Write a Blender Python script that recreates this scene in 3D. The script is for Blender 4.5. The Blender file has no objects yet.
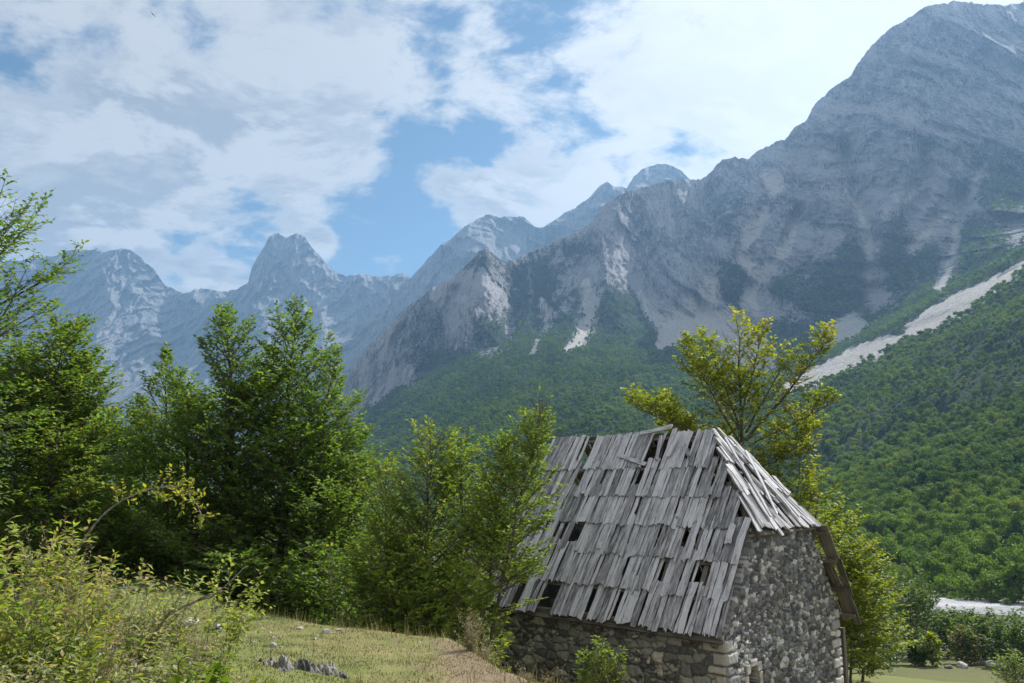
import bpy, math, random
import numpy as np
from mathutils import Vector

rad = math.radians
SC = bpy.context.scene
COL = SC.collection
random.seed(7)
RNG = np.random.default_rng(11)

# ------------------------------------------------------------------ camera, sky, sun, exposure
FPX, CXP, CYP, PITCH = 797.0, 512.0, 341.5, rad(10.03)
cam_d = bpy.data.cameras.new('camera')
cam = bpy.data.objects.new('camera', cam_d)
COL.objects.link(cam)
cam_d.sensor_width = 36.0
cam_d.lens = 36.0 * FPX / 1024.0
cam_d.clip_start = 0.1
cam_d.clip_end = 40000
cam.location = (0, 0, 0)
cam.rotation_euler = (rad(90) + PITCH, 0, 0)
SC.camera = cam

SUN_AZ, SUN_EL = 49.0, 44.0            # degrees right of the view, above the horizon
SKY_STRENGTH, SUN_STRENGTH = 0.10, 5.0
SC.view_settings.view_transform = 'Standard'
SC.view_settings.look = 'None'
SC.view_settings.exposure = 0.88
SC.view_settings.gamma = 1.0
SC.view_settings.use_curve_mapping = False
HAZE_DENSITY = 0.76e-4

SC.cycles.use_denoising = True
SC.cycles.use_adaptive_sampling = False
try:
    SC.cycles.denoiser = 'OPENIMAGEDENOISE'
    SC.cycles.denoising_prefilter = 'NONE'
except Exception:
    pass
SC.cycles.max_bounces = 7
SC.cycles.diffuse_bounces = 4
SC.cycles.glossy_bounces = 2
SC.cycles.transmission_bounces = 4
SC.cycles.volume_bounces = 1
SC.cycles.transparent_max_bounces = 6


def ray(px, py):
    r = (np.asarray(px, float) - CXP) / FPX
    u = (CYP - np.asarray(py, float)) / FPX
    c, s = math.cos(PITCH), math.sin(PITCH)
    return r, c - s * u, s + c * u


def at(px, py, Y):
    """world point seen at pixel (px, py) at depth Y (metres along the ground)"""
    r, fy, fz = ray(px, py)
    k = np.asarray(Y, float) / fy
    return np.stack([r * k, np.asarray(Y, float) + 0 * k, fz * k], -1)


def py_of(z, Y):
    c, q = math.cos(PITCH), math.sin(PITCH)
    return CYP - FPX * (-Y * q + z * c) / (Y * c + z * q)


def N(nt, typ, **kw):
    n = nt.nodes.new(typ)
    for k, v in kw.items():
        if k.startswith('i_'):
            key = k[2:]
            key = int(key) if key.isdigit() else key.replace('_', ' ')
            n.inputs[key].default_value = v
        else:
            setattr(n, k, v)
    return n


def math_n(nt, op, a, b=None, c=None, clamp=False):
    n = nt.nodes.new('ShaderNodeMath')
    n.operation = op
    n.use_clamp = clamp
    for i, v in enumerate((a, b, c)):
        if v is None:
            continue
        if isinstance(v, (int, float)):
            n.inputs[i].default_value = v
        else:
            nt.links.new(v, n.inputs[i])
    return n.outputs[0]


def mixc(nt, fac, a, b, blend='MIX'):
    n = nt.nodes.new('ShaderNodeMix')
    n.data_type = 'RGBA'
    n.blend_type = blend
    for sock, v in ((n.inputs['Factor'], fac), (n.inputs[6], a), (n.inputs[7], b)):
        if isinstance(v, (int, float)):
            sock.default_value = v
        elif isinstance(v, (tuple, list)):
            sock.default_value = tuple(v) + ((1,) if len(v) == 3 else ())
        else:
            nt.links.new(v, sock)
    return n.outputs[2]


def smooth(nt, v, lo, hi):
    n = nt.nodes.new('ShaderNodeMapRange')
    n.interpolation_type = 'SMOOTHSTEP'
    n.inputs['From Min'].default_value = lo
    n.inputs['From Max'].default_value = hi
    nt.links.new(v, n.inputs['Value'])
    return n.outputs['Result']


def noise(nt, vec, scale, detail=5, rough=0.55, dist=0.0, typ=None):
    n = nt.nodes.new('ShaderNodeTexNoise')
    n.inputs['Scale'].default_value = scale
    n.inputs['Detail'].default_value = detail
    n.inputs['Roughness'].default_value = rough
    n.inputs['Distortion'].default_value = dist
    if typ:
        n.noise_type = typ
    if vec is not None:
        nt.links.new(vec, n.inputs['Vector'])
    return n.outputs['Fac']


def mapping(nt, vec, scale=(1, 1, 1), loc=(0, 0, 0), rot=(0, 0, 0)):
    n = nt.nodes.new('ShaderNodeMapping')
    n.inputs['Scale'].default_value = scale
    n.inputs['Location'].default_value = loc
    n.inputs['Rotation'].default_value = rot
    nt.links.new(vec, n.inputs['Vector'])
    return n.outputs[0]


def build_world():
    w = bpy.data.worlds.new('World')
    SC.world = w
    w.use_nodes = True
    nt = w.node_tree
    nt.nodes.clear()
    out = N(nt, 'ShaderNodeOutputWorld')
    bg = N(nt, 'ShaderNodeBackground', i_Strength=SKY_STRENGTH)
    sky = N(nt, 'ShaderNodeTexSky', sky_type='NISHITA', sun_disc=False)
    sky.sun_elevation = rad(SUN_EL)
    sky.sun_rotation = rad(SUN_AZ)
    sky.altitude = 900
    sky.air_density = 1.0
    sky.dust_density = 1.2
    sky.ozone_density = 1.5
    tc = N(nt, 'ShaderNodeTexCoord')
    g = tc.outputs['Generated']
    nrm = N(nt, 'ShaderNodeVectorMath', operation='NORMALIZE')
    nt.links.new(g, nrm.inputs[0])
    d = nrm.outputs[0]
    sep = N(nt, 'ShaderNodeSeparateXYZ')
    nt.links.new(d, sep.inputs[0])
    # flat cloud deck: divide by height above the horizon (softened) to get true perspective
    z = math_n(nt, 'ADD', math_n(nt, 'MAXIMUM', sep.outputs[2], 0.0), 0.20)
    cx = math_n(nt, 'DIVIDE', sep.outputs[0], z)
    cy = math_n(nt, 'DIVIDE', sep.outputs[1], z)
    comb = N(nt, 'ShaderNodeCombineXYZ')
    nt.links.new(cx, comb.inputs[0])
    nt.links.new(cy, comb.inputs[1])
    p = comb.outputs[0]
    p1 = mapping(nt, p, (1.0, 1.25, 1), (3.1, 1.7, 0), (0, 0, rad(-20)))
    big = noise(nt, p1, 1.15, 4, 0.55, 0.4)
    med = noise(nt, mapping(nt, p, (1, 1.05, 1), (8, 2, 0), (0, 0, rad(-25))), 3.6, 9, 0.62, 0.35)
    fine = noise(nt, mapping(nt, p, (1, 1.0, 1), (1, 5, 2)), 11.0, 8, 0.6, 0.2)
    base = math_n(nt, 'ADD', math_n(nt, 'MULTIPLY', big, 0.42), math_n(nt, 'MULTIPLY', med, 0.58))
    base = math_n(nt, 'ADD', base, math_n(nt, 'MULTIPLY', math_n(nt, 'SUBTRACT', fine, 0.5), 0.34))

    base = math_n(nt, 'ADD', math_n(nt, 'MULTIPLY', math_n(nt, 'SUBTRACT', base, 0.5), 1.7), 0.54)

    def blob(px, py, width, amt, prev):
        r, fy, fz = ray(px, py)
        v = Vector((float(r), float(fy), float(fz))).normalized()
        dt = N(nt, 'ShaderNodeVectorMath', operation='DOT_PRODUCT')
        nt.links.new(d, dt.inputs[0])
        dt.inputs[1].default_value = v
        ang = width / FPX
        s = smooth(nt, dt.outputs['Value'], math.cos(ang), 1.0)
        return math_n(nt, 'ADD', prev, math_n(nt, 'MULTIPLY', s, amt))
    for b in CLOUDS:
        base = blob(*b, base)
    dens = math_n(nt, 'POWER', smooth(nt, base, 0.40, 0.63), 0.9)
    thick = smooth(nt, base, 0.48, 0.80)
    # cloud light: thicker = slightly greyer, brighter towards the sun
    sd = Vector((math.sin(rad(SUN_AZ)) * math.cos(rad(SUN_EL)), math.cos(rad(SUN_AZ)) * math.cos(rad(SUN_EL)), math.sin(rad(SUN_EL))))
    dt = N(nt, 'ShaderNodeVectorMath', operation='DOT_PRODUCT')
    nt.links.new(d, dt.inputs[0])
    dt.inputs[1].default_value = sd
    near = smooth(nt, dt.outputs['Value'], 0.60, 0.93)
    shade = noise(nt, mapping(nt, p, (1, 1.4, 1), (4, 9, 1), (0, 0, rad(-25))), 3.4, 8, 0.62, 0.4)
    off = noise(nt, mapping(nt, p, (1, 1.05, 1), (8 + .07, 2 + .07, 0), (0, 0, rad(-25))), 3.6, 9, 0.62, 0.35)
    rim = math_n(nt, 'SUBTRACT', med, off)
    shade = math_n(nt, 'SUBTRACT', shade, math_n(nt, 'MULTIPLY', rim, 1.6))
    shade = math_n(nt, 'MULTIPLY', smooth(nt, shade, 0.36, 0.62), math_n(nt, 'ADD', math_n(nt, 'MULTIPLY', thick, .8), .2))
    ccol = mixc(nt, shade, (3.2, 3.28, 3.38), (1.85, 2.03, 2.3))
    ccol = mixc(nt, math_n(nt, 'MULTIPLY', near, .85), ccol, (5.2, 5.25, 5.25))
    # unseen deck behind and overhead, front-lit, brightened much to add fill light
    front = smooth(nt, math_n(nt, 'SUBTRACT', math_n(nt, 'MULTIPLY', sep.outputs[2], .75), sep.outputs[1]), 0.0, 0.75)
    ccol = mixc(nt, front, ccol, (7.6, 7.6, 7.5))
    # pale blue sky, whiter close to the skyline
    skyc = mixc(nt, 1.0, sky.outputs[0], (0.33, 0.455, 0.475), 'MULTIPLY')
    col = mixc(nt, dens, skyc, ccol)
    nt.links.new(col, bg.inputs['Color'])
    nt.links.new(bg.outputs[0], out.inputs['Surface'])


# where the cloud deck is broken (negative) or closed (positive): pixel, pixel, radius, amount
CLOUDS = [
    (410, 160, 50, -0.20), (445, 225, 60, -0.18), (385, 245, 80, -0.22), (480, 140, 40, -0.12),
    (130, 236, 60, -0.14), (230, 262, 90, -0.22), (35, 55, 40, -0.20), (190, 5, 50, -0.16), (310, 10, 40, -0.10),
    (640, 150, 60, -0.10), (690, 165, 50, -0.16), (560, 115, 60, -0.10), (540, 20, 50, -0.10),
    (250, 110, 230, 0.10), (90, 120, 190, 0.10), (420, 40, 130, 0.06), (720, 60, 260, 0.06), (880, 20, 200, 0.22),
    (430, 186, 30, 0.26), (475, 197, 36, 0.28), (530, 208, 40, 0.24), (520, 158, 40, 0.16), (580, 190, 46, 0.18), (625, 172, 34, 0.12),
    (203, 266, 30, 0.24), (232, 285, 30, 0.24), (90, 240, 60, 0.34), (322, 242, 20, 0.20), (150, 272, 34, 0.20), (390, 270, 30, 0.20),
]
build_world()

sun_d = bpy.data.lights.new('sun', 'SUN')
sun_d.energy = SUN_STRENGTH
sun_d.angle = rad(0.6)
sun_d.color = (1.0, 0.968, 0.92)
sun = bpy.data.objects.new('sun', sun_d)
COL.objects.link(sun)
SUN_DIR = Vector((math.sin(rad(SUN_AZ)) * math.cos(rad(SUN_EL)), math.cos(rad(SUN_AZ)) * math.cos(rad(SUN_EL)), math.sin(rad(SUN_EL))))
sun.rotation_euler = (-SUN_DIR).to_track_quat('-Z', 'Y').to_euler()
sun.location = SUN_DIR * 100

# ------------------------------------------------------------------ numpy noise
_perm = np.random.default_rng(3).permutation(256)
_perm = np.concatenate([_perm, _perm, _perm])
_ang = np.random.default_rng(4).random(256) * 2 * np.pi
_gx, _gy = np.cos(_ang), np.sin(_ang)


def perlin(x, y, seed=0):
    x = np.asarray(x, float) + seed * 17.13
    y = np.asarray(y, float) + seed * 7.71
    xi = np.floor(x).astype(np.int64)
    yi = np.floor(y).astype(np.int64)
    xf, yf = x - xi, y - yi
    xi &= 255
    yi &= 255
    u = xf * xf * xf * (xf * (xf * 6 - 15) + 10)
    v = yf * yf * yf * (yf * (yf * 6 - 15) + 10)

    def g(ix, iy, fx, fy):
        h = _perm[_perm[ix] + iy]
        return _gx[h] * fx + _gy[h] * fy
    a = g(xi, yi, xf, yf)
    b = g((xi + 1) & 255, yi, xf - 1, yf)
    c = g(xi, (yi + 1) & 255, xf, yf - 1)
    d = g((xi + 1) & 255, (yi + 1) & 255, xf - 1, yf - 1)
    return ((a + (b - a) * u) * (1 - v) + (c + (d - c) * u) * v) * 1.5


def fbm(x, y, oct=5, seed=0, gain=0.5):
    s, a, f, t = 0, 1.0, 1.0, 0
    for i in range(oct):
        s = s + a * perlin(x * f, y * f, seed + i * 3)
        t += a
        a *= gain
        f *= 2.03
    return s / t


def ridged(x, y, oct=5, seed=0, gain=0.5):
    s, a, f, t, w = 0, 1.0, 1.0, 0, 1.0
    for i in range(oct):
        n = 1 - np.abs(perlin(x * f, y * f, seed + i * 5)) * 1.6
        n = np.clip(n, 0, 1) ** 2
        s = s + a * n * w
        w = np.clip(n * 1.6, 0.25, 1)
        t += a
        a *= gain
        f *= 2.07
    return s / t


def sstep(x, a, b):
    t = np.clip((np.asarray(x, float) - a) / (b - a), 0, 1)
    return t * t * (3 - 2 * t)


# ------------------------------------------------------------------ object helpers
def tag(o, label=None, cat=None, group=None, kind=None):
    if label:
        o['label'] = label
    if cat:
        o['category'] = cat
    if group:
        o['group'] = group
    if kind:
        o['kind'] = kind
    return o


def empty(name, loc, rz=0.0):
    o = bpy.data.objects.new(name, None)
    o.empty_display_size = 0.2
    o.location = [float(c) for c in loc]
    o.rotation_euler = (0, 0, rz)
    COL.objects.link(o)
    return o


def mesh_obj(name, V, F, mat, parent=None, attrs=None, smooth_shade=False, origin=None):
    """V (n,3); F: list of index tuples or an (m,k) array; attrs: {name: (n,) or (n,3)} per vertex"""
    V = np.asarray(V, np.float64)
    if origin is not None:
        V = V - np.asarray(origin, float)
    me = bpy.data.meshes.new(name)
    if isinstance(F, np.ndarray):
        m, k = F.shape
        me.vertices.add(len(V))
        me.vertices.foreach_set('co', V.astype(np.float32).ravel())
        me.loops.add(m * k)
        me.loops.foreach_set('vertex_index', F.astype(np.int32).ravel())
        me.polygons.add(m)
        me.polygons.foreach_set('loop_start', np.arange(0, m * k, k, dtype=np.int32))
        me.update(calc_edges=True)
    else:
        me.from_pydata([tuple(v) for v in V], [], [tuple(f) for f in F])
        me.update()
    if attrs:
        for an, av in attrs.items():
            av = np.asarray(av, np.float32)
            if av.ndim == 1:
                a = me.attributes.new(an, 'FLOAT', 'POINT')
                a.data.foreach_set('value', av)
            else:
                a = me.attributes.new(an, 'FLOAT_VECTOR', 'POINT')
                a.data.foreach_set('vector', av.ravel())
    if smooth_shade:
        me.polygons.foreach_set('use_smooth', np.ones(len(me.polygons), dtype=bool))
    if mat:
        me.materials.append(mat)
    o = bpy.data.objects.new(name, me)
    COL.objects.link(o)
    if parent:
        o.parent = parent
    elif origin is not None:
        o.location = [float(c) for c in origin]
    return o


def grid_faces(nr, nc, off=0):
    i = np.arange(nr - 1)[:, None] * nc + np.arange(nc - 1)[None, :] + off
    return np.stack([i, i + 1, i + nc + 1, i + nc], -1).reshape(-1, 4)


def new_mat(name):
    m = bpy.data.materials.new(name)
    m.use_nodes = True
    nt = m.node_tree
    nt.nodes.clear()
    out = N(nt, 'ShaderNodeOutputMaterial')
    return m, nt, out


def attr(nt, name, out='Fac'):
    n = nt.nodes.new('ShaderNodeAttribute')
    n.attribute_name = name
    return n.outputs[out]


def bump(nt, h, strength=0.5, dist=0.1, prev=None):
    n = nt.nodes.new('ShaderNodeBump')
    n.inputs['Strength'].default_value = strength
    n.inputs['Distance'].default_value = dist
    nt.links.new(h, n.inputs['Height'])
    if prev is not None:
        nt.links.new(prev, n.inputs['Normal'])
    return n.outputs[0]


def principled(nt, out, color, rough=0.85, normal=None, spec=0.25):
    b = nt.nodes.new('ShaderNodeBsdfPrincipled')
    if isinstance(color, (tuple, list)):
        b.inputs['Base Color'].default_value = tuple(color) + (1,)
    else:
        nt.links.new(color, b.inputs['Base Color'])
    b.inputs['Roughness'].default_value = rough
    b.inputs['Specular IOR Level'].default_value = spec
    if normal is not None:
        nt.links.new(normal, b.inputs['Normal'])
    nt.links.new(b.outputs[0], out.inputs['Surface'])
    return b


# ------------------------------------------------------------------ materials
def mat_rock(name, rock_a, rock_b, veg, scree, forest, s=1.0):
    """limestone mountain: pale rock with dark seams, dwarf pine on ledges, pale scree, wooded floor"""
    m, nt, out = new_mat(name)
    geo = N(nt, 'ShaderNodeNewGeometry')
    P = geo.outputs['Position']
    p = mapping(nt, P, (s, s, s * 0.42), (0, 0, 0), (rad(12), rad(14), 0))
    big = noise(nt, p, 0.006, 6, 0.6, 0.6)
    streak = noise(nt, mapping(nt, P, (s, s * .16, s * 0.16), (0, 0, 0), (0, rad(5), 0)), 0.13, 9, 0.75, 0.5)
    crack = noise(nt, mapping(nt, P, (s, s * .25, s * 0.25), (7, 3, 0), (0, rad(-9), 0)), 0.30, 7, 0.75, 0.8)
    fine = noise(nt, p, 0.42, 6, 0.8, 0.3)
    strata = noise(nt, mapping(nt, P, (s * 0.15, s * 0.15, s), (0, 0, 0), (rad(10), rad(-28), 0)), 0.05, 7, 0.66, 0.9)
    v = math_n(nt, 'ADD', math_n(nt, 'MULTIPLY', streak, 0.36), math_n(nt, 'MULTIPLY', crack, 0.34))
    v = math_n(nt, 'ADD', v, math_n(nt, 'MULTIPLY', fine, 0.24))
    v = math_n(nt, 'ADD', v, math_n(nt, 'MULTIPLY', strata, 0.08))
    v = math_n(nt, 'ADD', v, math_n(nt, 'MULTIPLY', attr(nt, 'gully'), 0.045))
    col = mixc(nt, smooth(nt, v, 0.43, 0.57), rock_a, rock_b)
    col = mixc(nt, math_n(nt, 'MULTIPLY', smooth(nt, big, 0.45, 0.7), 0.16), col, (rock_b[0] * 0.6, rock_b[1] * 0.6, rock_b[2] * 0.62))
    patch = noise(nt, P, 0.022 * s, 10, 0.82, 0.3)
    patch2 = noise(nt, P, 0.17 * s, 6, 0.8, 0.0)
    pn = math_n(nt, 'ADD', math_n(nt, 'MULTIPLY', patch, 0.5), math_n(nt, 'MULTIPLY', patch2, 0.5))
    vf = smooth(nt, math_n(nt, 'ADD', attr(nt, 'veg'), math_n(nt, 'MULTIPLY', math_n(nt, 'SUBTRACT', pn, 0.5), 3.6)), 0.38, 0.54)
    vegc = mixc(nt, patch2, veg, (veg[0] * 1.9, veg[1] * 1.8, veg[2] * 1.6))
    col = mixc(nt, math_n(nt, 'MULTIPLY', vf, 0.96), col, vegc)
    sf = smooth(nt, math_n(nt, 'ADD', attr(nt, 'scree'), math_n(nt, 'MULTIPLY', math_n(nt, 'SUBTRACT', math_n(nt, 'ADD', math_n(nt, 'MULTIPLY', pn, .5), math_n(nt, 'MULTIPLY', streak, .5)), 0.5), 3.4)), 0.32, 0.75)
    col = mixc(nt, sf, col, mixc(nt, smooth(nt, patch2, .38, .62), scree, (scree[0] * .66, scree[1] * .66, scree[2] * .67)))
    ff = smooth(nt, math_n(nt, 'ADD', attr(nt, 'forest'), math_n(nt, 'MULTIPLY', math_n(nt, 'SUBTRACT', pn, 0.5), 0.8)), 0.4, 0.6)
    col = mixc(nt, ff, col, mixc(nt, patch2, forest, (forest[0] * 1.6, forest[1] * 1.6, forest[2] * 1.5)))
    h = math_n(nt, 'ADD', math_n(nt, 'MULTIPLY', streak, 1.0), math_n(nt, 'MULTIPLY', crack, 0.6))
    h = math_n(nt, 'ADD', h, math_n(nt, 'MULTIPLY', fine, 0.3))
    nb = bump(nt, h, 0.9, 14.0 / s)
    principled(nt, out, col, 0.95, nb, 0.1)
    return m


M_ROCK = mat_rock('limestone_cliff', (.062, .064, .076), (.325, .318, .334), (.007, .016, .012), (.54, .52, .49), (.016, .034, .014))
M_ROCKF = mat_rock('limestone_far', (.09, .095, .10), (.225, .227, .235), (.018, .030, .018), (.27, .265, .255), (.030, .050, .022), 0.5)


def mat_leaf(name, ca, cb, cc, transl=0.45, inst=False):
    """ca..cb leaf colour range, cc the odd yellowing leaf; 'tint' is a random number per leaf, 'dry' per spray"""
    m, nt, out = new_mat(name)
    if inst:
        oi = N(nt, 'ShaderNodeObjectInfo')
        rnd = oi.outputs['Random']
        t = math_n(nt, 'ADD', math_n(nt, 'MULTIPLY', attr(nt, 'tint'), 0.4), math_n(nt, 'MULTIPLY', rnd, 0.6))
        yel = smooth(nt, math_n(nt, 'FRACT', math_n(nt, 'MULTIPLY', rnd, 7.31)), 0.88, 1.0)
        pos = N(nt, 'ShaderNodeNewGeometry').outputs['Position']
        species = smooth(nt, noise(nt, pos, 0.011, 6, 0.7, 0.5), 0.42, 0.60)
        t = math_n(nt, 'ADD', math_n(nt, 'MULTIPLY', t, 0.5), math_n(nt, 'MULTIPLY', species, 0.55), clamp=True)
        col = mixc(nt, t, ca, cb)
        col = mixc(nt, math_n(nt, 'MULTIPLY', yel, 0.7), col, cc)
    else:
        t = attr(nt, 'tint')
        col = mixc(nt, t, ca, cb)
        col = mixc(nt, attr(nt, 'dry'), col, cc)
    dif = N(nt, 'ShaderNodeBsdfPrincipled', i_Roughness=0.5)
    dif.inputs['Specular IOR Level'].default_value = 0.05 if inst else 0.2
    nt.links.new(col, dif.inputs['Base Color'])
    tr = N(nt, 'ShaderNodeBsdfTranslucent')
    tcol = mixc(nt, 1.0, col, (1.25, 1.35, 0.55), 'MULTIPLY')
    nt.links.new(tcol, tr.inputs['Color'])
    mx = N(nt, 'ShaderNodeMixShader')
    mx.inputs[0].default_value = transl
    nt.links.new(dif.outputs[0], mx.inputs[1])
    nt.links.new(tr.outputs[0], mx.inputs[2])
    nt.links.new(mx.outputs[0], out.inputs['Surface'])
    return m


M_BEECH = mat_leaf('beech_leaves', (.062, .122, .024), (.165, .24, .048), (.27, .25, .055), .55)
M_LIGHT = mat_leaf('light_leaves', (.095, .155, .022), (.205, .265, .042), (.30, .27, .06), 0.52)
M_YELLOW = mat_leaf('yellowing_leaves', (.115, .170, .022), (.25, .275, .038), (.40, .33, .04), 0.54)
M_SHRUB = mat_leaf('shrub_leaves', (.15, .205, .045), (.36, .38, .10), (.42, .30, .14), 0.5)
M_SAGE = mat_leaf('grey_green_leaves', (.17, .20, .085), (.33, .35, .17), (.38, .30, .17), 0.45)
M_DRY = mat_leaf('dry_stalk', (.20, .16, .09), (.36, .30, .18), (.26, .16, .10), 0.3)
M_FOREST = mat_leaf('forest_leaves', (.030, .070, .012), (.135, .20, .032), (.19, .21, .04), 0.5, True)
M_FARWOOD = mat_leaf('far_forest_leaves', (.026, .062, .014), (.12, .185, .032), (.15, .18, .045), 0.5, True)
M_VALLEY = mat_leaf('valley_leaves', (.040, .085, .018), (.105, .165, .034), (.19, .15, .06), 0.5)


def mat_bark(name, a, b):
    m, nt, out = new_mat(name)
    geo = N(nt, 'ShaderNodeNewGeometry')
    n = noise(nt, mapping(nt, geo.outputs['Position'], (1, 1, .3)), 22, 6, .65)
    principled(nt, out, mixc(nt, smooth(nt, n, .35, .65), a, b), .9, bump(nt, n, .5, .02), .15)
    return m


M_BARK = mat_bark('bark', (.045, .038, .030), (.13, .115, .095))
M_DEADWOOD = mat_bark('dead_wood', (.10, .085, .07), (.26, .23, .19))


def mat_ground():
    m, nt, out = new_mat('hillside_turf')
    geo = N(nt, 'ShaderNodeNewGeometry')
    P = geo.outputs['Position']
    a = noise(nt, P, 0.55, 6, 0.6, 0.4)
    b = noise(nt, P, 4.5, 7, 0.7, 0.2)
    c = noise(nt, P, 38, 5, 0.7)
    v = math_n(nt, 'ADD', math_n(nt, 'MULTIPLY', a, 0.5), math_n(nt, 'MULTIPLY', b, 0.5))
    green = mixc(nt, b, (.085, .105, .032), (.165, .175, .058))
    straw = mixc(nt, c, (.15, .13, .055), (.26, .215, .105))
    f = math_n(nt, 'ADD', v, math_n(nt, 'MULTIPLY', math_n(nt, 'SUBTRACT', attr(nt, 'dry'), 0.5), 0.4))
    col = mixc(nt, smooth(nt, f, 0.42, 0.62), green, straw)
    mead = noise(nt, P, .10, 7, .7, .6)
    col = mixc(nt, math_n(nt, 'MULTIPLY', smooth(nt, mead, .46, .58), attr(nt, 'meadow')), col, (.13, .115, .055))
    col = mixc(nt, math_n(nt, 'MULTIPLY', attr(nt, 'meadow'), .45), col, (.05, .065, .022))
    soil = mixc(nt, c, (.12, .085, .06), (.24, .18, .13))
    sf = smooth(nt, math_n(nt, 'ADD', noise(nt, P, 2.4, 8, .75, .5), math_n(nt, 'MULTIPLY', attr(nt, 'soil'), .3)), .58, .74)
    col = mixc(nt, math_n(nt, 'MULTIPLY', sf, .8), col, soil)
    h = math_n(nt, 'ADD', math_n(nt, 'MULTIPLY', b, .5), math_n(nt, 'MULTIPLY', c, .3))
    principled(nt, out, col, .95, bump(nt, h, .6, .06), .1)
    return m


M_GROUND = mat_ground()


def mat_gravel():
    m, nt, out = new_mat('river_gravel')
    geo = N(nt, 'ShaderNodeNewGeometry')
    P = geo.outputs['Position']
    a = noise(nt, mapping(nt, P, (.35, 1, 1), (0, 0, 0), (0, 0, rad(-8))), .12, 6, .65, .3)
    c = noise(nt, P, 1.2, 6, .7)
    v = math_n(nt, 'ADD', math_n(nt, 'MULTIPLY', a, .65), math_n(nt, 'MULTIPLY', c, .35))
    col = mixc(nt, smooth(nt, v, .38, .62), (.15, .155, .165), (.36, .36, .365))
    principled(nt, out, col, .9, bump(nt, c, .6, .25), .15)
    return m


M_GRAVEL = mat_gravel()


def mat_stone(name, a, b):
    m, nt, out = new_mat(name)
    tcn = N(nt, 'ShaderNodeTexCoord')
    P = tcn.outputs['Object']
    n = noise(nt, P, 6, 7, .7, .3)
    n2 = noise(nt, P, 30, 5, .7)
    col = mixc(nt, smooth(nt, n, .35, .65), a, b)
    principled(nt, out, col, .9, bump(nt, math_n(nt, 'ADD', n, math_n(nt, 'MULTIPLY', n2, .4)), .6, .05), .2)
    return m


M_STONE = mat_stone('pale_limestone', (.20, .19, .175), (.48, .46, .42))
M_DARKSTONE = mat_stone('weathered_rock', (.035, .035, .033), (.22, .21, .19))


def mat_rubble(name, dark, mid, light, mortar, moss):
    m, nt, out = new_mat(name)
    tn = attr(nt, 'tone')
    geo = N(nt, 'ShaderNodeNewGeometry')
    P = geo.outputs['Position']
    n = noise(nt, P, 14, 7, .72, .3)
    n2 = noise(nt, P, 55, 5, .7)
    c = mixc(nt, smooth(nt, tn, .18, .52), dark, mid)
    c = mixc(nt, smooth(nt, tn, .66, .98), c, light)
    speck = noise(nt, P, 26, 6, .75, .4)
    c = mixc(nt, math_n(nt, 'MULTIPLY', smooth(nt, speck, .52, .66), .5), c, mid)
    c = mixc(nt, math_n(nt, 'MULTIPLY', smooth(nt, n, .5, .75), .55), c, (dark[0] * .8, dark[1] * .8, dark[2] * .8))
    c = mixc(nt, math_n(nt, 'MULTIPLY', smooth(nt, n2, .55, .75), .35), c, light)
    big = noise(nt, P, 1.3, 5, .6)
    c = mixc(nt, math_n(nt, 'MULTIPLY', smooth(nt, big, .5, .72), .45), c, moss)
    mo = mixc(nt, n2, mortar, (mortar[0] * .5, mortar[1] * .5, mortar[2] * .5))
    c = mixc(nt, attr(nt, 'joint'), c, mo)
    principled(nt, out, c, .93, bump(nt, math_n(nt, 'ADD', n, math_n(nt, 'MULTIPLY', n2, .5)), .6, .02), .12)
    return m


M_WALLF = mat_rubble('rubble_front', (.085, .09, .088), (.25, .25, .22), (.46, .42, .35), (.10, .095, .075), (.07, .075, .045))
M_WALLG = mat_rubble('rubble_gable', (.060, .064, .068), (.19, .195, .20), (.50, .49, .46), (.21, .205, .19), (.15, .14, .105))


def mat_wood(name, dark, light, moss=.25):
    m, nt, out = new_mat(name)
    g = attr(nt, 'grain', 'Vector')
    tn = attr(nt, 'tone')
    a = noise(nt, mapping(nt, g, (1, .05, 1)), 85, 7, .75, .3)
    b = noise(nt, mapping(nt, g, (1, .12, 1)), 16, 5, .65, .4)
    c = noise(nt, g, 9, 6, .65)
    v = math_n(nt, 'ADD', math_n(nt, 'MULTIPLY', a, .55), math_n(nt, 'MULTIPLY', b, .45))
    v = math_n(nt, 'ADD', v, math_n(nt, 'MULTIPLY', math_n(nt, 'SUBTRACT', tn, .5), .17))
    col = mixc(nt, smooth(nt, v, .34, .62), dark, light)
    col = mixc(nt, math_n(nt, 'MULTIPLY', smooth(nt, c, .56, .74), moss * 2), col, (.085, .078, .058))
    h = math_n(nt, 'ADD', math_n(nt, 'MULTIPLY', a, 1.), math_n(nt, 'MULTIPLY', b, .6))
    principled(nt, out, col, .8, bump(nt, h, .7, .012), .25)
    return m


M_SHINGLE = mat_wood('weathered_shingle', (.080, .079, .082), (.47, .465, .475))
M_BACKSHINGLE = mat_wood('dark_shingle', (.030, .026, .022), (.16, .145, .13))  # darker wood for the whole back slope, as on its less bleached underside
M_BEAM = mat_wood('old_beam', (.045, .038, .03), (.15, .13, .11))


# ------------------------------------------------------------------ mountains
def seg_dist(px, py, poly):
    """distance of points to a polyline whose points carry a half-width: returns min(dist / width)"""
    best = np.full(px.shape, 1e9)
    for (x0, y0, w0), (x1, y1, w1) in zip(poly[:-1], poly[1:]):
        dx, dy = x1 - x0, y1 - y0
        t = np.clip(((px - x0) * dx + (py - y0) * dy) / (dx * dx + dy * dy + 1e-9), 0, 1)
        dd = np.hypot(px - x0 - t * dx, py - y0 - t * dy) / (w0 + (w1 - w0) * t)
        best = np.minimum(best, dd)
    return best


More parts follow.
